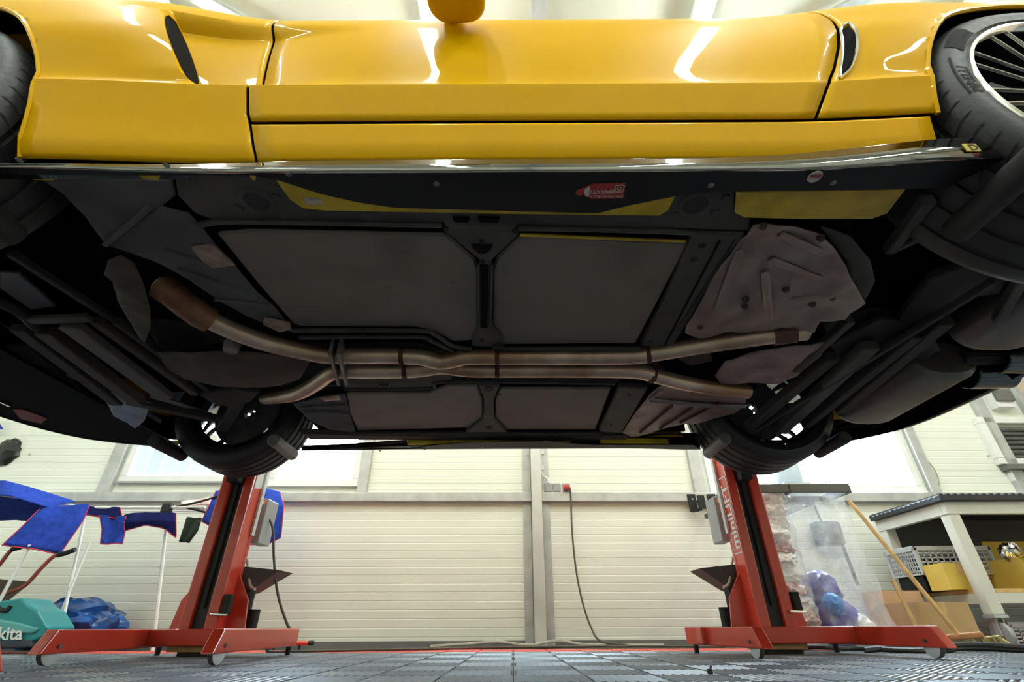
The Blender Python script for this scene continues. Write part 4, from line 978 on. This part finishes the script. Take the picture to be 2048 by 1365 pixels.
def cable(name, pts, r, m_, label, extra=None):
    t = thing(name, label, 'cable', pts[0])
    MB().tube(smoothpath(pts, 8), r, 7).build('cord', m_, t, smooth=True)
    return t
t = cable('power_cable', [wp(1137, 975, .06), wp(1141, 985, .06), wp(1144, 1060, .05), wp(1152, 1140, .05), wp(1165, 1205, .06), wp(1182, 1255, .08), wp(1202, 1283, .15)] + [V(.75, 3.68, .008), V(.6, 3.64, .008)], .007, cable_b, 'brown cable hanging from the red plug to the floor')
a = wp(1133, 976, .06); MB().lathe([(.0001, -.04), (.020, -.035), (.024, .0), (.022, .02)], a, 'Y', 16).build('plug', mat('red_plug_plastic', (.55, .04, .03), .4), t, smooth=True)
cable('power_cable', [AY(526, 1034, 2.93), AY(536, 1036, 2.92), AY(546, 1060, 2.92), AY(548, 1120, 2.94), AY(556, 1190, 2.98), AY(575, 1250, 3.02), AY(590, 1275, 3.05), V(-1.34, 3.10, .008), V(-1.05, 3.15, .007), V(-.4, 3.4, .007), V(.2, 3.62, .007), V(.9, 3.66, .007), V(1.3, 3.5, .007)], .007, cable_b, 'brown cable looping from the left lift box down to the floor')
cable('floor_cable', [V(-.55, 3.78, .007), V(-.3, 3.80, .02), V(-.1, 3.80, .03), V(.1, 3.78, .012), V(.3, 3.80, .035), V(.5, 3.8, .012), V(1.0, 3.78, .007)], .009, hose_m, 'grey cable lying along the foot of the far wall')
cable('floor_cable', [V(1.35, 2.95, .008), V(1.55, 2.90, .02), V(1.75, 2.98, .01), V(1.9, 2.85, .015), V(2.1, 2.95, .01), V(2.35, 2.80, .015)], .010, cable_m, 'black cable coiled behind the right lift leg')
cable('floor_cable', [V(1.72, 2.80, .01), V(1.9, 2.78, .022), V(2.05, 2.74, .01), V(2.25, 2.84, .018), V(2.5, 2.72, .01), V(2.8, 2.80, .02), V(3.1, 2.7, .01)], .014, cable_m, 'thick black cable twisting across the tiles before the cardboard box')
cable('floor_cable', [V(1.78, 2.76, .014), V(1.95, 2.70, .012), V(2.2, 2.76, .034), V(2.45, 2.66, .02), V(2.75, 2.74, .012), V(3.2, 2.6, .01)], .012, cable_m, 'second black cable twisted with the thick one by the broom')
for x0, nm in ((1381, 'black steel hook bracket on the wall rail, left one of two'), (1421, 'black steel hook bracket on the wall rail next to the lettered mast')):
    t = thing('hook_bracket', nm, 'bracket', wp(x0 + 8, 1005, .06), 'hook brackets on the rail')
    a, b = wp(x0, 1024, .07), wp(x0 + 9, 989, .07); MB().span((a.x, a.y, a.z), (b.x, a.y + .012, b.z)).build('plate', black_m, t)
    a, b = wp(x0 + 18, 1018, .12), wp(x0 + 27, 991, .12); MB().span((a.x, a.y, a.z), (b.x, a.y + .012, b.z)).build('plate', black_m, t)
    MB().bar(wp(x0 + 4, 1023, .065), wp(x0 + 23, 1019, .12), .012, .02).build('foot_bar', black_m, t)
    MB().lathe([(.0001, -.004), (.006, -.003), (.007, 0)], wp(x0 + 4, 999, .07), 'Y', 10).build('bolt_head', zinc, t)
# louvred vent, emergency lamp and loose wire at the right
vt = thing('louvre_vent', 'white framed wall vent with dark louvres above the bench', 'vent', wp(2030, 900, 0))
u0, z0 = AW(1992, 932); u1 = u0 + .95; z1 = AW(1942, 838)[1]
m = MB()
for a, b, c, d in ((u0, u1, z0, z0 + .05), (u0, u1, z1 - .06, z1), (u0, u0 + .09, z0 + .05, z1 - .06), (u1 - .06, u1, z0 + .05, z1 - .06)): wall_box(m, a, b, c, d, 0, .05)
m.build('vent_frame', white, vt, bevel=.006)
for k in range(7):
    z = z0 + .06 + (z1 - z0 - .14) * k / 7
    MB().add([V(u0 + .09, wy(u0) - .045, z), V(u1 - .06, wy(u1) - .045, z), V(u1 - .06, wy(u1) - .008, z + (z1 - z0 - .14) / 7), V(u0 + .09, wy(u0) - .008, z + (z1 - z0 - .14) / 7)], [(0, 1, 2, 3)]).build('louvre', smoke, vt, solid=.004)
wall_box(MB(), u0 + .02, u1, z0 - .05, z0 - .01, 0, .09).build('drip_tray', smoke, vt)
for k in range(4): wall_box(MB(), u0 + .05 + k * .12, u0 + .15 + k * .12, z0 - .14, z0 - .06, 0, .05).build('vent_block', white, vt, bevel=.01)
el = thing('emergency_lamp', 'small white lamp box with dark cover between two steel posts', 'lamp', wp(1990, 800, 0))
u0, z0 = AW(1983, 822); u1 = u0 + .15
wall_box(MB(), u0, u1, z0, z0 + .17, 0, .09).build('lamp_box', white, el, bevel=.006)
wall_box(MB(), u0 - .005, u1 + .005, z0 + .05, z0 + .175, .085, .115).build('lamp_cover', smoke, el, bevel=.006)
cable('wall_wire', [wp(x, y, .02) for x, y in ((1818, 890), (1835, 905), (1862, 930), (1876, 955), (1880, 985))], .005, hose_m, 'thin wire hanging on the wall above the bench corner')

# ------------------------------------------------------------------ clear waste bags in their holder
def bag(name, x0, x1, y0, y1, z1, bulge, seed, label):
    n, h = 26, 22; rows = []
    for j in range(h + 1):
        f = j / h; z = .004 + (z1 - .004) * f; row = []
        for k in range(n + 1):
            a = 2 * PI * k / n; ca = math.copysign(abs(math.cos(a)) ** .6, math.cos(a)); sa = math.copysign(abs(math.sin(a)) ** .6, math.sin(a))
            w = (x1 - x0) / 2 * (1 + bulge * (1 - f)); d = (y1 - y0) / 2 * (1 + bulge * .6 * (1 - f))
            p = V((x0 + x1) / 2 + bulge * .25 * (1 - f) * (x1 - x0) + ca * w, (y0 + y1) / 2 + sa * d, z)
            q = V(math.cos(a) * 1.5, math.sin(a) * 1.5, f * 5 + seed)
            p += V(ca, sa, 0) * (.022 * (noise.noise(q * 1.6) + .6 * noise.noise(q * 4)) * (1 - f ** 6))
            row.append(p)
        row[-1] = row[0].copy(); rows.append(row)
    m = MB().grid(rows); m.add(rows[0][:-1], [tuple(range(n))])
    return tag(m.build(name, clear_film, None, smooth=True, angle=30, merge=True), label, 'bag', 'clear waste bags')
zt = AY(1540, 985, 3.05).z
bx0, bx1, bx2 = AY(1500, 985, 3.05).x, AY(1578, 985, 3.05).x, AY(1700, 985, 3.05).x
bag('waste_bag', bx0 + .01, bx1 - .005, 3.05, 3.32, zt, .02, 1, 'clear plastic sack filled with crumpled white and red film')
bag('waste_bag', bx1 + .015, bx2 - .005, 3.05, 3.34, zt, .10, 4, 'clear plastic sack with violet film in the bottom, right of the full one')
hd = thing('bag_holder', 'dark metal holder frame carrying the two clear waste sacks', 'bag holder', (bx1, 3.2, 0))
for a, b in ((bx0, bx1 - .004), (bx1 + .004, bx2)):
    zz = zt
    for (p, q) in (((a, 3.04), (b, 3.04)), ((a, 3.36), (b, 3.36)), ((a, 3.04), (a, 3.36)), ((b, 3.04), (b, 3.36))):
        MB().bar((p[0], p[1], zz + .02), (q[0], q[1], zz + .02), .012, .055).build('holder_rim', dark_tray, hd, bevel=.004)
for x in (bx0 + .03, bx1, bx2 - .03):
    MB().bar((x, 3.36, zt + .02), (x, wy(x) - .057, zt + .02), .02, .03).build('holder_arm', dark_tray, hd)
ORD = ['lowest piece', 'second piece up', 'third piece up', 'fourth piece up', 'fifth piece up', 'sixth piece up', 'seventh piece up', 'fourth piece down', 'third piece down', 'second piece down', 'topmost piece']
for k in range(11):
    z = .07 + .075 * k; x = (bx0 + bx1) / 2 + random.uniform(-.03, .03)
    m = MB(); crumple(m, V(x, 3.18 + random.uniform(-.02, .02), z), (.118, .11, .062), .24, 2.6, k + 20, 4)
    mm = film_r if k in (0, 1, 3, 6) else film
    tag(m.build('crumpled_film', mm, None, smooth=True, angle=25), ('crumpled film with red print, %s in the full clear sack' if mm is film_r else 'crumpled whitish film, %s in the full clear sack') % ORD[k], 'waste film', 'film waste in the full sack')
for k, (x, y, z, s_, mm, lb) in enumerate(((.36, 3.2, .13, .13, violet, 'lump of violet film low in the right clear sack'), (.30, 3.22, .30, .10, violet, 'upper lump of pale violet film in the right clear sack'), (.24, 3.1, .22, .055, blue_glove, 'light blue rubber glove in the right clear sack'), (.62, 3.15, .09, .08, film, 'white film lump by the cardboard in the right clear sack'))):
    m = MB(); crumple(m, V(bx1 + (bx2 - bx1) * x, y, z), (s_, s_ * .8, s_), .25, 2.4, k + 40, 3)
    tag(m.build('crumpled_film', mm, None, smooth=True, angle=25), lb, 'waste film', 'waste in the right sack')
def carton(name, x0, x1, y0, y1, z0, z1, m_, label, rot=0., flaps=False):
    t = thing(name, label, 'box', ((x0 + x1) / 2, (y0 + y1) / 2, z0))
    w = .006
    R = Matrix.Rotation(rot, 3, 'Z'); cc = V((x0 + x1) / 2, (y0 + y1) / 2, 0)
    def B(nm, a, b, mm=m_, **k):
        mb = MB().span(a, b); mb.v = [cc + R @ (v - cc) for v in mb.v]; return mb.build(nm, mm, t, **k)
    B('front_side', (x0, y0, z0), (x1, y0 + w, z1)); B('back_side', (x0, y1 - w, z0), (x1, y1, z1)); B('left_side', (x0, y0 + w, z0), (x0 + w, y1 - w, z1)); B('right_side', (x1 - w, y0 + w, z0), (x1, y1 - w, z1)); B('bottom', (x0 + w, y0 + w, z0), (x1 - w, y1 - w, z0 + w))
    if not flaps: B('lid', (x0, y0, z1), (x1, y1, z1 + .004)); B('tape', ((x0 + x1) / 2 - .02, y0 - .001, z1 - .06), ((x0 + x1) / 2 + .02, y1, z1 + .005), wood)
    return t
p = AY(1770, 1160, 3.48); carton('carton', p.x - .12, p.x + .15, 3.42, 3.58, 0, .30, mat('pinkish_cardboard', (.50, .32, .20), .8), 'brown carton standing behind the right clear sack')
m = MB(); pc_ = AY(1670, 1062, 3.80)
dp = thing('dustpan', 'black long-handled dustpan hanging on the wall behind the clear sack', 'dustpan', (pc_.x, 3.9, pc_.z))
MB().span((pc_.x - .10, 3.86, pc_.z - .09), (pc_.x + .10, 3.95, pc_.z + .08)).build('pan', black_m, dp, bevel=.02)
MB().tube([(pc_.x + .08, 3.90, pc_.z - .05), (pc_.x + .10, 3.90, pc_.z - .36)], .012, 8).build('handle', black_m, dp, smooth=True)
MB().tube([(pc_.x, 3.93, pc_.z + .07), (pc_.x, 3.96, pc_.z + .25)], .008, 8).build('hanging_cord', black_m, dp, smooth=True)
# canister on the sill behind the far rear wheel, orange caps
cn = thing('canister', 'pale blue plastic canister on the rail behind the far rear wheel', 'canister', wp(1570, 985, .09))
c0 = V(AW(1572, 960, .17)[0], 0, rz1 + .012); c0.y = wy(c0.x) - .185
MB().lathe([(.0001, 0), (.115, 0), (.12, .01), (.12, .20), (.11, .25), (.07, .28), (.05, .29), (.05, .33), (.0001, .33)], c0, 'Z', 32).build('tank', skyblue, cn, smooth=True)
MB().lathe([(.0001, .33), (.055, .33), (.055, .36), (.0001, .36)], c0, 'Z', 24).build('cap', white, cn, smooth=True)
MB().span((c0.x - .1, c0.y - .12, rz1 + .002), (c0.x + .1, c0.y + .12, rz1 + .011)).build('holder_shelf', zinc, cn)
p = AY(1508, 964, 3.2)
for k, x in enumerate((1494, 1520)):
    q = AY(x, 968, 3.36); tag(MB().lathe([(.0001, 0), (.02, 0), (.024, .02), (.020, .045), (.012, .06), (.0001, .06)], V(q.x, 3.36, zt + .048), 'Z', 16).build('spray_nozzle', orange_p, None, smooth=True), ['orange nozzle on the bag holder right beside the lift mast', 'orange nozzle on the bag holder, the one further right'][k], 'nozzle', 'orange nozzles')

# ------------------------------------------------------------------ broom, stick, bench, crates
br_ = thing('broom', 'long wooden broom leaning over the cardboard box', 'broom', AY(1925, 1290, 2.95))
bh = AY(1918, 1272, 2.95); MB().tube([AY(1698, 1002, 3.25), bh], .012, 10).build('handle', wood, br_, smooth=True)
d0, d1 = AY(1894, 1276, 2.98), AY(1966, 1270, 2.90)
MB().bar(d0, d1, .05, .028).build('brush_head', wood_b, br_, bevel=.008)
m = MB()
for k in range(90):
    f = k / 59; p = d0.lerp(d1, .04 + .92 * f); m.tube([p + V(0, random.uniform(-.02, .02), -.01), V(p.x + .03 + random.uniform(-.01, .02), p.y + random.uniform(-.03, .03), .004)], .005, 4)
m.build('bristles', bristle_m, br_, kind='stuff')
tag(MB().bar(AY(1785, 1160, 3.02), V(AY(1852, 1292, 2.98).x, 2.98, .012), .022, .010, (0, 1, 0)).build('wooden_lath', wood, None, bevel=.002), 'thin wooden lath leaning beside the right clear sack', 'lath')
carton('cardboard_box', *[AY(1826, 1290, 3.2).x, AY(1948, 1290, 3.2).x], 3.12, 3.42, .001, AY(1850, 1208, 3.2).z, card, 'brown cardboard box on the floor behind the broom', .12)

b0 = AY(1880, 992, 3.1); BZ = b0.z; BX = b0.x; BY0, BY1, BXR = 3.1, 3.76, 4.5
bn = thing('workbench', 'cream steel workbench with black ribbed rubber top', 'workbench', (BX, BY0, 0))
tp = sub(MB().span((BX - .03, BY0 - .03, BZ - .035), (BXR, BY1, BZ)).build('worktop', mat_m, bn, bevel=.004))
m = MB()
for k in range(40): m.span((BX - .028 + k * .045, BY0 - .032, BZ - .002), (BX - .006 + k * .045, BY1, BZ + .006))
m.build('worktop_ribs', mat_m, tp, kind='stuff')
m = MB()
for k in range(14): m.span((BX - .034, BY0 + k * .046, BZ - .012), (BX - .028, BY0 + .022 + k * .046, BZ - .004))
m.build('worktop_edge_teeth', grey_box, tp, kind='stuff')
MB().span((BX, BY0, BZ - .11), (BXR, BY0 + .04, BZ - .036)).build('front_apron', bench_m, bn, bevel=.003)
MB().span((BX, BY0 + .04, BZ - .11), (BX + .04, BY1, BZ - .036)).build('side_apron', bench_m, bn, bevel=.003)
for x, y in ((BX + .005, BY0 + .005), (BX + .005, BY1 - .075), (BXR - .08, BY0 + .005), (BXR - .08, BY1 - .075)):
    lg = sub(MB().span((x, y, .165), (x + .07, y + .07, BZ - .036)).build('leg', bench_m, bn, bevel=.004))
    MB().span((x - .005, y - .005, .148), (x + .075, y + .075, .165)).build('caster_plate', zinc, lg)
    MB().span((x + .01, y + .02, .06), (x + .018, y + .05, .148)).build('caster_fork', zinc, lg); MB().span((x + .052, y + .02, .06), (x + .06, y + .05, .148)).build('caster_fork', zinc, lg)
    MB().lathe([(.001, -.013), (.04, -.015), (.065, -.012), (.065, .012), (.04, .015), (.001, .013)], V(x + .035, y + .04, .066), 'X', 24).build('caster_wheel', grey_box, lg, smooth=True)
SZ = AY(1930, 1178, 3.12).z
MB().span((BX + .02, BY0 + .02, SZ - .022), (BXR - .02, BY1 - .02, SZ)).build('shelf_board', wood, bn, bevel=.002)
MB().span((BX + .01, BY0 + .076, SZ - .075), (BX + .05, BY1 - .076, SZ - .0225)).build('shelf_rail', bench_m, bn)
MB().span((BX + .076, BY0 + .012, SZ - .075), (BXR - .081, BY0 + .05, SZ - .0225)).build('shelf_rail', bench_m, bn)
MB().span((BX + .02, BY1 - .012, SZ), (BXR - .02, BY1 - .004, BZ - .036)).build('back_panel', backboard, bn)
def crate(name, x0, x1, y0, y1, z0, z1, label):
    t = thing(name, label, 'crate', ((x0 + x1) / 2, (y0 + y1) / 2, z0), 'grey plastic crates')
    w = .008
    MB().span((x0, y0, z0), (x1, y1, z0 + w)).build('base', crate_m, t)
    for a, b in (((x0, y0, z1 - .03), (x1, y0 + .014, z1)), ((x0, y1 - .014, z1 - .03), (x1, y1, z1)), ((x0, y0, z1 - .03), (x0 + .014, y1, z1)), ((x1 - .014, y0, z1 - .03), (x1, y1, z1))):
        MB().span(a, b).build('rim', crate_m, t, bevel=.003)
    for x in (x0, x1 - .02):
        for y in (y0, y1 - .02): MB().span((x, y, z0), (x + .02, y + .02, z1 - .01)).build('corner_post', crate_m, t, bevel=.003)
    for face in range(4):
        m = MB(); n = 12; k_ = 5
        H = z1 - .03 - z0 - w
        for i in range(n + 1):
            f = i / n; s_ = .006
            if face < 2:
                y = y0 + .006 if face == 0 else y1 - .006; x = x0 + .02 + (x1 - x0 - .04) * f; m.box((x, y, z0 + w + H / 2), (s_, .004, H))
            else:
                x = x0 + .006 if face == 2 else x1 - .006; y = y0 + .02 + (y1 - y0 - .04) * f; m.box((x, y, z0 + w + H / 2), (.004, s_, H))
        for i in range(k_):
            z = z0 + w + H * (i + .5) / k_
            if face < 2: m.box(((x0 + x1) / 2, y0 + .006 if face == 0 else y1 - .006, z), (x1 - x0 - .03, .004, .008))
            else: m.box((x0 + .006 if face == 2 else x1 - .006, (y0 + y1) / 2, z), (.004, y1 - y0 - .03, .008))
        m.build('side_grille', crate_m, t)
    return t
cz0 = AY(1830, 1152, 3.45).z
XA = lambda x, y_, Y: AY(x, y_, Y).x
tag(MB().span((XA(1846, 1170, 3.45), 3.42, SZ + .001), (XA(1900, 1170, 3.45), 3.66, cz0 - .002)).build('black_case', satin_black, None, bevel=.006), 'flat black case under the crate on the bench shelf', 'case')
crate('plastic_crate', XA(1830, 1130, 3.42), XA(1985, 1130, 3.42), 3.38, 3.67, cz0, cz0 + .17, 'grey perforated crate on the bench shelf, on top of the black case')
crate('plastic_crate', BX + .16, BX + .60, 3.22, 3.60, .001, .13, 'grey perforated crate on the floor under the bench, behind the caster')
crate('plastic_crate', BX + .66, BX + 1.1, 3.2, 3.60, .001, .19, 'grey perforated crate on the floor under the bench at the right edge')
carton('yellow_carton', XA(1896, 1172, 3.24), XA(1962, 1172, 3.24), 3.22, 3.38, SZ + .001, AY(1925, 1128, 3.22).z, card_y, 'small yellow carton on the shelf left of the bench leg', 0)
yb_ = carton('yellow_carton', BX + .36, BX + .95, 3.16, 3.5, SZ + .001, SZ + .17, card_y, 'open yellow carton on the shelf right of the bench leg', 0, True)
MB().add([V(BX + .36, 3.16, SZ + .17), V(BX + .95, 3.16, SZ + .17), V(BX + .95, 3.06, SZ + .19), V(BX + .36, 3.06, SZ + .19)], [(0, 1, 2, 3)]).build('front_flap', card_y, yb_, solid=.005)
MB().add([V(BX + .45, 3.49, SZ + .17), V(BX + .95, 3.49, SZ + .17), V(BX + .95, 3.46, SZ + .30), V(BX + .45, 3.46, SZ + .30)], [(0, 1, 2, 3)]).build('back_flap', card_y, yb_, solid=.005)
MB().span((BX + .45, 3.157, SZ + .07), (BX + .54, 3.159, SZ + .13)).build('paper_label', sticker_w, yb_)
m = MB(); crumple(m, V(BX + .40, 3.24, SZ + .20), (.055, .05, .06), .3, 3, 77, 3)
tag(m.build('foil_wrap', foil, None, smooth=True, angle=25), 'crumpled silver foil sticking out of the open yellow carton', 'foil')
p = AZ(1420, 1344, .006); m = MB(); m.box(p, (.012, .010, .012)); m.tube([p, p + V(.006, 0, .014)], .003, 6)
tag(m.build('plastic_clip', black_m, None), 'tiny black plastic clip lying on the floor tiles', 'clip')

for px_, py_ in ((778, 576), (798, 593), (816, 568), (906, 566), (1168, 554), (1130, 567), (1100, 600)):
    MB().lathe([(.0001, -.003), (.003, -.0025), (.0045, .0005)], AZ(px_, py_, .9675), 'Z', 8).build('panel_rivet', steel_d, p1 if px_ < 950 else p2)

for x0, x1 in ((905, 940), (955, 1000)):
    plate('bracket_notch', [(x0, 436), (x1, 437), (x1 - 4, 446), (x0 + 4, 445)], .9495, .004, bay, 0, cm)
for px_, py_ in ((963, 483), (892, 458), (1030, 462), (965, 524), (964, 682)):
    MB().lathe([(.0001, -.005), (.006, -.005), (.008, .001)], AZ(px_, py_, .951), 'Z', 8).build('bolt_head', under_d, cm)
for px_, py_ in ((340, 712), (372, 748), (430, 760), (520, 760), (585, 746)):
    MB().lathe([(.0001, -.006), (.007, -.006), (.008, .004)], AZ(px_, py_, .948), 'Z', 8).build('flange_bolt', steel_d, op)
ptube('brake_line', [(620, 770, .985), (760, 772, .982), (860, 764, .984), (905, 752, .988)], .0035, steel_d, n=6)
ptube('brake_line', [(1330, 690, .96), (1420, 560, .952), (1470, 480, .955)], .003, under_d, n=6)
